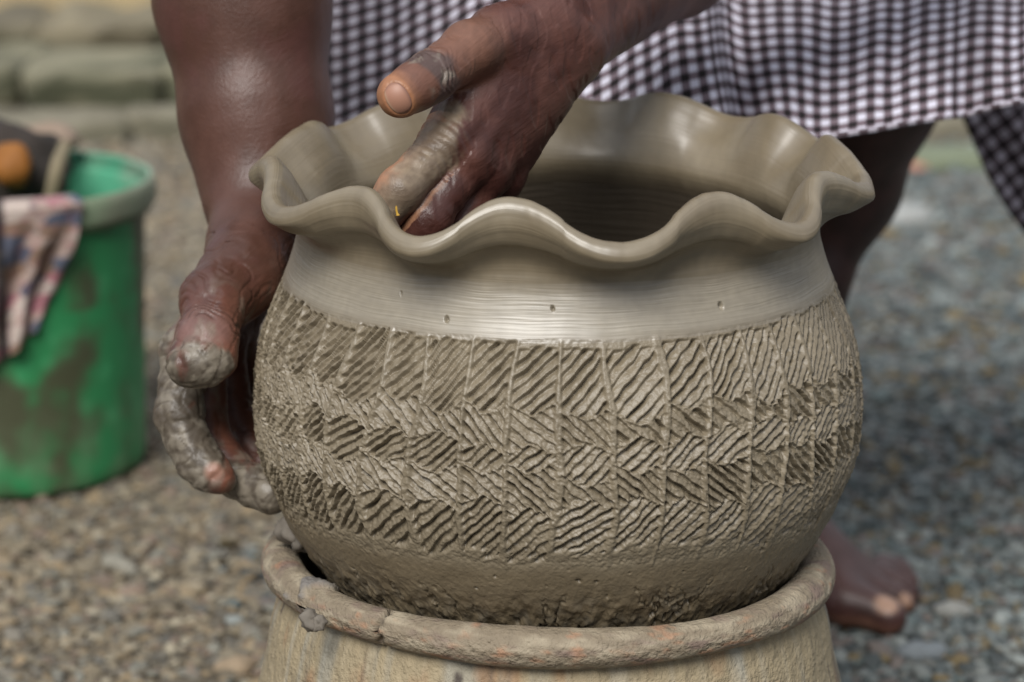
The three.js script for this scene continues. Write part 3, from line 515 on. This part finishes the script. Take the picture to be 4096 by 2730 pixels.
  displace(handB, (x, y, z, nx, ny, nz) => {
    let d = 0.0005 * fbm(x * 80, y * 80, z * 80, 3);
    if (nThumb(x, y, z)) { const a = along(x, y, z), m = ss(0.12, 0.3, a) * (1 - ss(0.72, 0.8, a)) * ss(0.0, 0.5, nz * 0.7 + ny * 0.5 + 0.1); const w = a * 15 + 2.6 * N(x * 70, y * 70, z * 70) + 1.5 * N(x * 25, y * 25, z * 25); const s = Math.sin(w * Math.PI); d -= m * (0.0014 * Math.pow(Math.abs(s), 5) * mix(0.35, 1, ss(0.4, 0.55, a)) * clamp(0.6 + 1.6 * N(x * 90, y * 90, z * 90))); const e = nailE(x, y, z); if (nz > 0.1) d += 0.0004 * ss(0.9, 1.02, e) * (1 - ss(1.1, 1.45, e)) - 0.0006 * (1 - ss(0.85, 1.0, e)); }
    else if (nIndex(x, y, z)) { const a = alongI(x, y, z), m = ss(-0.35, -0.1, a) * (1 - ss(0.45, 0.65, a)); d -= m * 0.0006 * Math.pow(Math.abs(Math.sin(a * 24 + 2 * N(x * 50, y * 50, z * 50))), 3); }
    else d -= 0.0004 * ss(0.1, 0.3, N(x * 190, y * 60 + x * 60, z * 60));
    return d;
  });
  const clayB = (x, y, z) => clamp(Math.max(1.25 - near([x, y, z], [-0.0731, 0.5234, 0.0717]) / 0.022, 1.3 - near([x, y, z], [-0.0775, 0.512, 0.0851]) / 0.02, 1.2 - near([x, y, z], [-0.0869, 0.5015, 0.0909]) / 0.02, 1.15 - near([x, y, z], [-0.0954, 0.494, 0.0898]) / 0.018, 0.95 - near([x, y, z], [-0.0601, 0.5387, 0.0573]) / 0.017, 0.8 - near([x, y, z], [-0.0787, 0.548, 0.089]) / 0.0095) + 0.4 * fbm(x * 75, y * 75, z * 75, 3));
  colour(handB, (x, y, z, nx, ny, nz) => {
    const n = fbm(x * 40, y * 40, z * 40, 3), f = fbm(x * 220, y * 220, z * 220, 2);
    let c = mixc([0.055, 0.019, 0.014], [0.093, 0.036, 0.026], ss(-0.15, 0.25, n + (y - 0.53) * 2.2));
    c = mixc(c, [0.19, 0.092, 0.058], ss(1.1, 0.3, near([x, y, z], [-0.0552, 0.579, 0.0467]) / 0.032) * 0.7);
    if (nThumb(x, y, z)) { const a = along(x, y, z); c = mixc(c, [0.18, 0.085, 0.055], ss(0.0, 0.3, a) * 0.6); c = mixc(c, [0.062, 0.046, 0.043], ss(0.40, 0.6, a + 0.3 * n) * (1 - ss(0.76, 0.84, a + 0.25 * n)) * 0.75); c = mixc(c, [0.21, 0.175, 0.14], ss(0.1, 0.3, fbm(x * 90, y * 90, z * 90, 3)) * ss(0.35, 0.55, a) * (1 - ss(0.8, 0.88, a)) * 0.6); c = mixc(c, [0.31, 0.14, 0.07], ss(0.84, 0.98, a - 0.10 * (nx + 0.3) - 0.06 * ny)); }
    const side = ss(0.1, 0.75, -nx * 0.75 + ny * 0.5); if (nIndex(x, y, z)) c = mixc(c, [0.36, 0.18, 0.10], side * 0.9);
    const k = ss(0.28, 0.75, clayB(x, y, z) + 0.35 * fbm(x * 260, y * 120 + x * 120, z * 260, 2)); c = mixc(c, mixc([0.16, 0.12, 0.082], [0.24, 0.19, 0.13], ss(-0.3, 0.3, f * 0.5 + n)), k * 0.8);
    c = mixc(c, [0.10, 0.085, 0.065], ss(1, 0.6, near([x, y, z], [-0.0812, 0.5142, 0.0876]) / 0.0042) * 0.8);
    return c.map((v) => v * (1 + 0.3 * f));
  });
  bodies.push(handB);
  const inBoxB = (p) => p[0] > -0.157 && p[0] < 0.086 && p[1] > 0.363 && p[1] < 0.656 && p[2] > -0.097 && p[2] < 0.167;
  const armBg = surfaceNet(fA && ((x, y, z) => Math.max(armB(x, y, z), 0.0 + Math.min(0.09 - 0.0015 - x < 0 ? -1 : 1, 1) < 0 ? -1 : -(0.0) + armB(x, y, z))), [0.02, 0.56, -0.48], [0.32, 1.05, 0.08], 0.004);
  colour(armBg, (x, y, z) => { const n = fbm(x * 26, y * 26, z * 26, 3); return mixc([0.10, 0.043, 0.032], [0.15, 0.068, 0.05], ss(-0.15, 0.25, n)); });
  { // keep only what lies outside the fine block
    const p = armBg.attributes.position, id = armBg.index.array, keep = [];
    for (let i = 0; i < id.length; i += 3) if (![0, 1, 2].some((k) => inBoxB([p.getX(id[i + k]), p.getY(id[i + k]), p.getZ(id[i + k])]))) keep.push(id[i], id[i + 1], id[i + 2]);
    armBg.setIndex(keep);
  }
  bodies.push(armBg);

  // --- legs and feet
  const foot = (k, q) => k;
  const L = { hip: [0.12, 0.66, -0.86], kn: [0.262, 0.455, -0.575], c1: [0.2512, 0.3666, -0.6057], c2: [0.2278, 0.2924, -0.5861], an: [0.2157, 0.0626, -0.6081], heel: [0.2018, 0.0061, -0.6242] };
  const legL = chain([[L.hip, 0.085], [L.kn, 0.06], [L.c1, 0.0455], [L.c2, 0.0262], [L.an, 0.026], [L.heel, 0.027]], 0.02);
  const ball = [0.2567, 0.022, -0.5345], bigA = [0.2709, 0.02, -0.5295], bigT = [0.2894, 0.016, -0.5166], inst = [0.2342, 0.0437, -0.5825];
  const footL = blend([legL, cone(L.an, inst, 0.027, 0.026), cone(inst, ball, 0.026, 0.02), cone(L.heel, [0.254, 0.02, -0.5553], 0.027, 0.02), cone(inst, [0.2835, 0.02, -0.5658], 0.024, 0.015), cone(inst, [0.2957, 0.02, -0.5978], 0.022, 0.013)], 0.018);
  const toesL = [chain([[ball, 0.02], [bigA, 0.0165], [bigT, 0.0165]], 0.01), chain([[[0.2835, 0.02, -0.5658], 0.014], [[0.3, 0.018, -0.5626], 0.011], [[0.3104, 0.012, -0.5606], 0.0105]], 0.006), chain([[[0.2938, 0.02, -0.5924], 0.013], [[0.3102, 0.017, -0.5897], 0.0095], [[0.3192, 0.011, -0.5874], 0.0092]], 0.006), chain([[[0.3001, 0.02, -0.6142], 0.012], [[0.3165, 0.015, -0.62], 0.009], [[0.3245, 0.01, -0.6159], 0.0085]], 0.006), chain([[[0.3006, 0.02, -0.6309], 0.011], [[0.3178, 0.013, -0.6477], 0.0085], [[0.3251, 0.009, -0.644], 0.008]], 0.006)];
  const fL = (x, y, z) => { const b = footL(x, y, z); let d = b; for (const f of toesL) d = Math.min(d, smin(b, f(x, y, z), 0.006)); return d; };
  const legG = surfaceNet(fL, [0.06, -0.02, -1.0], [0.42, 0.78, -0.36], 0.0036);
  colour(legG, (x, y, z, nx, ny, nz) => {
    const n = fbm(x * 30, y * 30, z * 30, 3); let c = mixc([0.034, 0.014, 0.011], [0.055, 0.022, 0.018], ss(-0.2, 0.2, n));  // skin set darker than the arms, the shade behind the pot painted in
    const low = ss(0.16, 0.08, y);
    c = mixc(c, [0.075, 0.04, 0.036], low * ss(0.2, 0.8, ny));
    c = mixc(c, [0.14, 0.066, 0.044], low * ss(0.15, -0.35, ny + (y - 0.016) * 20 + 0.5 * n));
    c = mixc(c, [0.42, 0.26, 0.18], Math.max(ss(1, 0.6, near([x, y, z], [bigT[0] - 0.002, bigT[1] + 0.014, bigT[2] + 0.006]) / 0.0125), ss(1, 0.6, near([x, y, z], [0.3098, 0.018, -0.5512]) / 0.008)) * 0.85);
    return c.map((v) => v * (1 + 0.2 * N(x * 90, y * 90, z * 90)));
  });
  bodies.push(legG);
  const Rr = { hip: [-0.10, 0.66, -0.86], kn: [-0.16, 0.455, -0.58], an: [-0.11, 0.075, -0.66], heel: [-0.11, 0.03, -0.70], toe: [-0.14, 0.02, -0.50] };
  const legR = blend([chain([[Rr.hip, 0.085], [Rr.kn, 0.06], [[-0.14, 0.33, -0.63], 0.05], [Rr.an, 0.028], [Rr.heel, 0.028]], 0.03), cone(Rr.an, Rr.toe, 0.03, 0.018), cone(Rr.heel, Rr.toe, 0.028, 0.018), cone(Rr.heel, [-0.10, 0.018, -0.52], 0.026, 0.016), ...[0, 1, 2, 3].map((k) => cone([-0.135 - k * 0.014, 0.018, -0.52], [-0.14 - k * 0.017, 0.012, -0.475 - k * 0.008], 0.012, 0.0095))], 0.012);
  bodies.push(colour(surfaceNet(legR, [-0.28, -0.02, -1.0], [0.0, 0.78, -0.42], 0.006), () => [0.075, 0.031, 0.024]));
  // --- trunk, neck and head, above the picture
  const trunk = blend([cone([0, 0.66, -0.88], [0, 0.80, -0.64], 0.14, 0.125), cone([0, 0.80, -0.64], [0, 0.95, -0.44], 0.125, 0.12), cone([-0.17, 0.965, -0.41], [0.17, 0.965, -0.41], 0.06, 0.06), cone([0, 0.98, -0.40], [0, 1.08, -0.33], 0.055, 0.05)], 0.05);
  const headC = [0, 1.085, -0.10];
  const head = blend([cone([0, 1.17, -0.33], [0, 1.125, -0.265], 0.088, 0.066), cone([0, 1.12, -0.23], [0, 1.1, -0.195], 0.02, 0.014), cone([0, 1.07, -0.24], [0, 1.065, -0.22], 0.03, 0.026), cone([-0.09, 1.15, -0.31], [-0.098, 1.16, -0.32], 0.016, 0.014), cone([0.09, 1.15, -0.31], [0.098, 1.16, -0.32], 0.016, 0.014), cone([-0.018, 1.078, -0.212], [0.018, 1.078, -0.212], 0.008, 0.008)], 0.02);
  bodies.push(colour(surfaceNet(blend([trunk, head], 0.03), [-0.26, 0.48, -1.06], [0.26, 1.30, -0.10], 0.011), () => [0.10, 0.045, 0.034]));
  const skinM = new THREE.MeshPhysicalMaterial({ vertexColors: true, roughness: 0.43, specularIntensity: 0.85, bumpMap: rep(grain, 24, 24), bumpScale: 0.00022 });
  mesh('body', mergeGeometries(bodies), skinM, person);
  // nails
  { // thumb nail: a curved plate fitted to the thumb's own surface, seated in its fold
    const g = gridGeo(20, 20, (i, j) => {
      const a = i / 10 - 1, b = j / 10 - 1, u = a * Math.sqrt(1 - 0.5 * b * b) * NW * 0.96, v = b * Math.sqrt(1 - 0.5 * a * a) * NL * 0.96;
      const p = V(nC).addScaledVector(nX, u).addScaledVector(nY, v).addScaledVector(nZ, 0.006);
      for (let k = 0; k < 24; k++) p.addScaledVector(nZ, -0.8 * fB(p.x, p.y, p.z));
      const rim = Math.max(Math.abs(a), Math.abs(b)) > 0.99 ? -0.0007 : 0.00035; p.addScaledVector(nZ, rim); return [p.x, p.y, p.z];
    }, null, (i, j) => mixc(mixc([0.20, 0.10, 0.07], [0.33, 0.165, 0.11], ss(0, 4, j)), [0.40, 0.25, 0.165], ss(16, 19, j)).map((v) => v * (1 - 0.35 * ss(7, 10, Math.abs(i - 10)))), true);
    mesh('fingernail', g, std({ vertexColors: true, roughness: 0.5 }), person);
  }
  // blouse over the trunk, hair
  const bl = surfaceNet((x, y, z) => Math.max(trunk(x, y, z) - 0.012, y - 1.03), [-0.28, 0.46, -1.08], [0.28, 1.1, -0.25], 0.011);
  displace(bl, (x, y, z) => 0.012 * fbm(x * 12, y * 8, z * 8, 3));
  mesh('blouse', colour(bl, () => [0.03, 0.035, 0.07]), std({ vertexColors: true, roughness: 0.85 }), person, 'dark blue blouse');
  const hair = surfaceNet((x, y, z) => Math.max(cone([0, 1.175, -0.34], [0, 1.145, -0.30], 0.097, 0.085)(x, y, z), z + 0.265 - (y - 1.15) * 0.9), [-0.13, 1.04, -0.48], [0.13, 1.32, -0.12], 0.007);
  mesh('hair', colour(displace(hair, (x, y, z) => 0.005 * fbm(x * 90, y * 90, z * 90, 2)), () => [0.012, 0.01, 0.009]), std({ vertexColors: true, roughness: 0.9 }), person);
}

// the checked skirt: a front sheet gathered between the knees and a back sheet hanging lower
{
  const check = dataTex(512, 512, (u, v, px, py) => {
    const n = 8, a = (u * n) % 1, b = (v * n) % 1, soft = (t) => ss(0.0, 0.03, t) * (1 - ss(0.5, 0.53, t));
    const wa = soft(a), wb = soft(b), thread = 0.9 + 0.2 * hash(px, py) * 0.5 + ((px + py) % 2) * 0.06;
    const dark = [0.07, 0.02, 0.03], light = [0.86, 0.85, 0.90], mid = [0.46, 0.40, 0.43];
    const k = wa + wb, c = k > 1 ? mixc(mid, light, k - 1) : mixc(dark, mid, k);
    return c.map((q) => q * thread);
  }, true);
  const PITCH = 0.0136, clothM = std({ map: check, vertexColors: true, roughness: 0.85, bumpMap: rep(grain, 3, 3), bumpScale: 0.0004 });
  const dirt = (p) => { const n = fbm(p[0] * 9, p[1] * 9, p[2] * 9, 3), left = ss(0.0, -0.2, p[0]); const k = 0.97 - 0.3 * left - 0.22 * ss(-0.05, 0.3, n); return [k, k * (1 - 0.05 * left), k * (1 - 0.09 * left)]; };
  // control points: rows from the lap down to the hem
  const rowsC = [
    [[-0.2063, 0.5589, -0.4755], [-0.1334, 0.5805, -0.4916], [-0.0526, 0.6106, -0.4892], [0.0313, 0.6358, -0.5062], [0.1012, 0.6431, -0.5495], [0.1546, 0.6418, -0.5698], [0.2266, 0.6338, -0.5884], [0.3106, 0.6325, -0.6088], [0.3963, 0.6382, -0.6309], [0.4997, 0.6357, -0.6716]],
    [[-0.1995, 0.4763, -0.3813], [-0.1288, 0.5012, -0.3879], [-0.0515, 0.5366, -0.3869], [0.0283, 0.5619, -0.3884], [0.0931, 0.5789, -0.4084], [0.1381, 0.5785, -0.4445], [0.2109, 0.5749, -0.4487], [0.2883, 0.577, -0.4596], [0.3664, 0.5793, -0.4706], [0.4685, 0.5734, -0.5311]],
    [[-0.1925, 0.3945, -0.3183], [-0.1254, 0.4197, -0.3043], [-0.0505, 0.4534, -0.2925], [0.0257, 0.4922, -0.2821], [0.0901, 0.5216, -0.3002], [0.1331, 0.5242, -0.3371], [0.1979, 0.5219, -0.3313], [0.2702, 0.5287, -0.3383], [0.344, 0.535, -0.3503], [0.4451, 0.5253, -0.4253]],
    [[-0.1875, 0.2905, -0.2701], [-0.1242, 0.3257, -0.2587], [-0.0502, 0.3689, -0.2495], [0.0276, 0.423, -0.2276], [0.0959, 0.4604, -0.2375], [0.14, 0.4675, -0.2652], [0.1894, 0.4713, -0.2507], [0.2599, 0.4809, -0.2636], [0.3323, 0.4898, -0.2814], [0.4347, 0.4779, -0.3714]],
  ];
  const cols = rowsC.map((r) => new THREE.CatmullRomCurve3(r.map(V), false, 'centripetal'));
  const nu = 420, nv = 150, tmp = [];
  for (let j = 0; j <= nv; j++) for (let i = 0; i <= nu; i++) {
    const t = i / nu; if (j === 0) tmp.push(new THREE.CatmullRomCurve3(cols.map((c) => c.getPoint(t)), false, 'centripetal'));
    const q = tmp[i].getPoint(j / nv), s = j / nv;
    const px = t * 9; // column number
    const fold = 0.021 * Math.exp(-Math.pow((px - 5.15 + 0.25 * s) / 0.22, 2)) - 0.013 * Math.exp(-Math.pow((px - 4.7 + 0.2 * s) / 0.25, 2)) + 0.016 * Math.exp(-Math.pow((px - 7.35 - 0.1 * s) / 0.16, 2)) - 0.01 * Math.exp(-Math.pow((px - 7.7 - 0.1 * s) / 0.2, 2)) + 0.012 * Math.exp(-Math.pow((px - 2.2) / 0.25, 2)) + 0.014 * N(px * 1.1, s * 1.5, 4) + 0.007 * N(px * 2.6 + s * 1.5, s * 1.2, 8);
    q.z -= fold * (0.35 + 0.65 * s); q.y -= 0.3 * fold * s; tmp.grid ??= []; tmp.grid.push([q.x, q.y, q.z]);
  }
  const G = tmp.grid, at = (i, j) => G[j * (nu + 1) + i], dist = (a, b) => Math.hypot(a[0] - b[0], a[1] - b[1], a[2] - b[2]);
  const U = [0]; for (let i = 1; i <= nu; i++) U.push(U[i - 1] + (dist(at(i, 100), at(i - 1, 100)) + dist(at(i, 60), at(i - 1, 60))) / 2);
  // lengths down the cloth are counted from the hem up
  const W = new Float32Array((nu + 1) * (nv + 1)); for (let i = 0; i <= nu; i++) for (let j = nv - 1; j >= 0; j--) W[j * (nu + 1) + i] = W[(j + 1) * (nu + 1) + i] + dist(at(i, j), at(i, j + 1));
  const front = gridGeo(nu, nv, at, (i, j) => { const k = j * (nu + 1) + i; return [U[i] / PITCH / 8, W[k] / PITCH / 8]; }, (i, j, p) => dirt(p), true);
  // back sheet, seen lower at the right; its shadow is tinted into the colour
  const bt = [[0.3449, 0.4526, -0.7215], [0.4022, 0.4637, -0.7245], [0.4833, 0.4683, -0.7464], [0.5967, 0.4755, -0.8103]], bb = [[0.3785, 0.3861, -0.704], [0.4022, 0.3381, -0.6913], [0.4857, 0.246, -0.698], [0.6024, 0.1867, -0.7547]];
  const cT = new THREE.CatmullRomCurve3(bt.map(V)), cB = new THREE.CatmullRomCurve3(bb.map(V));
  const bp = (i, j) => { const a = cT.getPoint(i / 80), b = cB.getPoint(i / 80), s = j / 60, q = a.lerp(b, s); q.z += 0.02 * N(i / 80 * 5, s * 2, 7); return [q.x, q.y, q.z]; };
  const back = gridGeo(80, 60, bp, (i, j) => { const q = bp(i, j); return [(q[0] * 0.8 + q[1] * 0.6) / PITCH / 8, (q[1] * 0.8 - q[0] * 0.6) / PITCH / 8]; }, (i, j, p) => { const k = 0.62; return [k, k * 0.94, k * 0.92]; }, true);
  const hp = []; for (let i = 0; i <= nu; i += 3) { const q = at(i, nv); hp.push(new THREE.Vector3(q[0], q[1] + 0.0008, q[2] - 0.0006)); }
  const hem = new THREE.TubeGeometry(new THREE.CatmullRomCurve3(hp), 400, 0.0021, 6); { const u = hem.attributes.uv, c = new Float32Array(u.count * 3); for (let i = 0; i < u.count; i++) { u.setXY(i, u.getX(i) * U[nu] / PITCH / 8, u.getY(i) * 0.05); c.set([0.7, 0.68, 0.68], i * 3); } hem.setAttribute('color', new THREE.BufferAttribute(c, 3)); }
  mesh('skirt', mergeGeometries([front, back, hem]), clothM, person, 'dark brown and white checked skirt, soiled at the left');
}

// ------------------------------------------------------------------ the green bucket and what hangs in it
{
  const C0 = [-0.541, 0, -0.99], bk = thing('bucket', 'dirty green plastic bucket standing on the gravel at the left', 'bucket', C0);
  const H0 = 0.302, prof = [[0.0, 0.004], [0.125, 0.004], [0.1345, 0.008], [0.137, 0.02], [0.139, 0.1], [0.1425, 0.2], [0.145, 0.262], [0.145, 0.268], [0.1535, 0.27], [0.157, 0.277], [0.1575, 0.293], [0.1545, H0], [0.150, H0 - 0.001], [0.1415, 0.285], [0.140, 0.25], [0.1375, 0.15], [0.1335, 0.02], [0.0, 0.014]];
  const dense = []; for (let i = 0; i + 1 < prof.length; i++) { const n = Math.max(1, Math.round(Math.hypot(prof[i + 1][0] - prof[i][0], prof[i + 1][1] - prof[i][1]) / 0.004)); for (let k = 0; k < n; k++) dense.push([mix(prof[i][0], prof[i + 1][0], k / n), mix(prof[i][1], prof[i + 1][1], k / n), i]); } dense.push([...prof[prof.length - 1], 99]);
  const nu = 200, green = [0.026, 0.22, 0.075];
  const shape = (sel, name, label) => {
    const d = dense.filter(sel), g = gridGeo(nu, d.length - 1, (i, j) => { const th = i / nu * Math.PI * 2, r = d[j][0] * (1 + 0.012 * Math.sin(th * 2 + 1)); return [Math.sin(th) * r, d[j][1], Math.cos(th) * r]; }, (i, j) => [i / nu, d[j][1]], (i, j, p) => {
      const a = fbm(p[0] * 13, p[1] * 9, p[2] * 13, 4), b = fbm(p[0] * 30 + 4, p[1] * 30, p[2] * 30, 3), ins = d[j][2] >= 12, rim = d[j][2] >= 7 && d[j][2] < 12;
      let c = green; c = mixc(c, [0.045, 0.30, 0.115], ss(0.0, 0.3, b));
      c = mixc(c, [0.065, 0.05, 0.03], ss(-0.14, 0.18, a + 0.1 * b + (p[1] > 0.19 && !ins ? 0.12 : 0)) * (ins ? 0.2 : 0.9));
      c = mixc(c, [0.15, 0.19, 0.11], ss(0.12, 0.0, p[1]) * 0.4 * ss(-0.2, 0.2, b));
      if (rim) c = mixc(c, [0.27, 0.30, 0.21], 0.72 + 0.3 * b);
      if (ins) c = mixc(mixc([0.10, 0.40, 0.24], [0.25, 0.38, 0.27], ss(-0.1, 0.2, a)), [0.2, 0.17, 0.12], ss(0.2, 0.35, b));
      return c;
    });
    return mesh(name, g, std({ vertexColors: true, roughness: 0.5 }), bk, label);
  };
  shape((q) => q[2] <= 8, 'wall', 'green wall stained with brown mud'); shape((q) => q[2] >= 8 && q[2] < 12 || (q[2] === 12 && q[1] > 0.2845), 'rim', 'pale dusty rim'); shape((q) => q[2] >= 12, 'inner_wall', 'bright green inside');
  // flowered rag hung over the front of the rim
  const print = dataTex(256, 256, (u, v) => {
    const cell = (f, s) => { let best = 9, id = 0; const x = u * f, y = v * f; for (let a = -1; a <= 1; a++) for (let b = -1; b <= 1; b++) { const i = Math.floor(x) + a, j = Math.floor(y) + b, m = (k) => ((k % f) + f) % f, cx = i + hash(m(i), m(j), s), cy = j + hash(m(j), m(i), s + 2), e = Math.hypot(x - cx, y - cy); if (e < best) { best = e; id = hash(m(i) * 3.1, m(j) * 7.7, s); } } return [best, id]; };
    const [d, id] = cell(7, 1), [d2, id2] = cell(16, 5); let c = [0.66, 0.58, 0.54];
    const k = ss(0.62, 0.5, d); c = mixc(c, id < 0.22 ? [0.62, 0.42, 0.45] : id < 0.42 ? [0.33, 0.35, 0.42] : id < 0.75 ? [0.72, 0.66, 0.62] : [0.52, 0.42, 0.36], k);
    c = mixc(c, id2 < 0.5 ? [0.38, 0.38, 0.40] : [0.60, 0.38, 0.40], ss(0.3, 0.2, d2) * 0.5); return c;
  }, true);
  const rimC = [C0[0], C0[2]];
  const rag = gridGeo(70, 90, (i, j) => {
    const a = mix(-62, 40, i / 70) * Math.PI / 180, s = j / 90 * 0.19 - 0.03;
    let r, y; if (s < 0) { r = 0.158 + s; y = 0.302 + 0.004 * Math.cos(s * 40); } else { r = 0.1665 - 0.008 * ss(0.02, 0.1, s); y = 0.302 - s - 0.02 * 0; }
    const f = 0.006 * Math.sin(a * 26 + 2 * s * 20) * ss(0, 0.08, s) + 0.004 * N(a * 7, s * 30, 2); r += f;
    const cut = i / 70; if (s > 0) y += s * (0.26 * ss(0.55, 1, cut));
    return [rimC[0] + Math.sin(a) * r - ss(0.7, 1, cut) * s * 0.2, y, rimC[1] + Math.cos(a) * r];
  }, (i, j) => [i / 70 * 1.2, j / 90 * 1.4], (i, j) => { const k = Math.abs(i - 50) < 1.6 || Math.abs(i - 17) < 1.6 ? 0.09 : 0.95; return [k, k, k]; });
  tag(mesh('flowered_rag', rag, std({ map: print, vertexColors: true, roughness: 0.9 }), scene), 'pink and cream flowered rag hanging over the bucket rim', 'rag');
  const lump = (name, label, cat, pos, sc, col, amp, seed, rough = 0.7) => {
    let g = new THREE.IcosahedronGeometry(1, 5); g.deleteAttribute('uv'); g.deleteAttribute('normal'); g = mergeVertices(g); g.scale(...sc); g.computeVertexNormals();
    displace(g, (x, y, z) => amp * fbm(x * 22 + seed, y * 22, z * 22, 3)); colour(g, (x, y, z) => { const k = 1 + 0.5 * fbm(x * 30, y * 30 + seed, z * 30, 3); return col.map((v) => v * k); });
    const m = mesh(name, g, std({ vertexColors: true, roughness: rough }), scene); m.position.set(...pos); return tag(m, label, cat);
  };
  lump('orange_fruit', 'orange rounded fruit lying on the dark rags in the bucket', 'fruit', [-0.5176, 0.3188, -0.9499], [0.014, 0.018, 0.015], [0.25, 0.09, 0.008], 0.022, 1, 0.7);
  lump('dark_cloth_bundle', 'dark crumpled cloth bundle stuffed in the bucket mouth', 'cloth', [-0.5419, 0.298, -1.022], [0.062, 0.052, 0.06], [0.03, 0.022, 0.017], 0.03, 5, 0.9);
  lump('brown_cloth', 'small pale brown cloth lying behind the orange fruit', 'cloth', [-0.5158, 0.3191, -1.1], [0.034, 0.014, 0.03], [0.23, 0.17, 0.125], 0.02, 9, 0.9);
  const pg = new THREE.CatmullRomCurve3([[-0.4718, 0.3334, -0.9796], [-0.4728, 0.3171, -0.934], [-0.4816, 0.2801, -0.9345]].map(V));
  const st = mesh('stick', colour(displace(new THREE.TubeGeometry(pg, 30, 0.007, 10), (x, y, z) => 0.0015 * fbm(x * 80, y * 30, z * 80, 2)), () => [0.2, 0.165, 0.10]), std({ vertexColors: true, roughness: 0.8 }), scene);
  tag(st, 'thin weathered stick leaning on the bucket rim above the rag', 'stick');
}

// ------------------------------------------------------------------ single stones and scraps one can pick out on the gravel
{
  const M = std({ vertexColors: true, roughness: 0.75, bumpMap: rep(grain, 20, 20), bumpScale: 0.001 });
  const stone = (name, label, cat, p, sc, col, seed, turn = 0) => {
    let g = new THREE.IcosahedronGeometry(1, 5); g.deleteAttribute('uv'); g.deleteAttribute('normal'); g = mergeVertices(g); g.scale(...sc); g.computeVertexNormals();
    const s = Math.min(...sc); displace(g, (x, y, z) => s * 0.7 * fbm(x / s * 0.5 + seed, y / s * 0.5, z / s * 0.5, 3)); colour(g, (x, y, z) => { const k = 1 + 0.3 * fbm(x / s, y / s + seed, z / s, 3); return col.map((v) => v * k); });
    const m = mesh(name, g, M, scene); m.position.set(p[0], p[1] + sc[1] * 0.5, p[2]); m.rotation.y = turn; return tag(m, label, cat);
  };
  stone('stone', 'flat blue-grey stone on the gravel in front of the bare foot', 'stone', [0.3092, 0, -0.4656], [0.021, 0.009, 0.012], [0.17, 0.19, 0.2], 3, 0.2);
  stone('stone', 'pale whitish pebble right of the big toe', 'stone', [0.3529, 0, -0.5607], [0.017, 0.008, 0.011], [0.24, 0.24, 0.22], 8, -0.2);
  stone('stone', 'pale wide stone in the gravel beside the calf', 'stone', [0.5413, 0, -2.1873], [0.075, 0.02, 0.045], [0.30, 0.305, 0.29], 13, 0.1);
  stone('stone', 'orange-tan pebble at the bottom left of the gravel', 'stone', [-0.2516, 0, -0.4351], [0.018, 0.009, 0.012], [0.28, 0.21, 0.135], 17, 0.4);
  stone('stone', 'long pale grey stone lying left of the pot stand', 'stone', [-0.3827, 0, -0.6741], [0.024, 0.008, 0.010], [0.24, 0.225, 0.18], 23, -0.8);
  stone('plastic_scrap', 'orange-red scrap lying far back by the calf', 'scrap', [0.6498, 0, -2.5937], [0.022, 0.012, 0.018], [0.38, 0.17, 0.11], 29);
  // green board lying at the back right
  const b = roughBlock(1.1, 0.03, 0.12, 3, 0.006); colour(b, (x, y, z) => { const k = 1 + 0.4 * fbm(x * 6, y * 30, z * 30, 3); return [0.17 * k, 0.195 * k, 0.125 * k]; });
  const bo = mesh('green_board', b, std({ vertexColors: true, roughness: 0.8 }), scene); bo.position.set(0.95, 0.012, -2.66); bo.rotation.y = 0.02;
  tag(bo, 'faded green board lying on the ground far back right', 'board');
}

renderer.render(scene, camera);
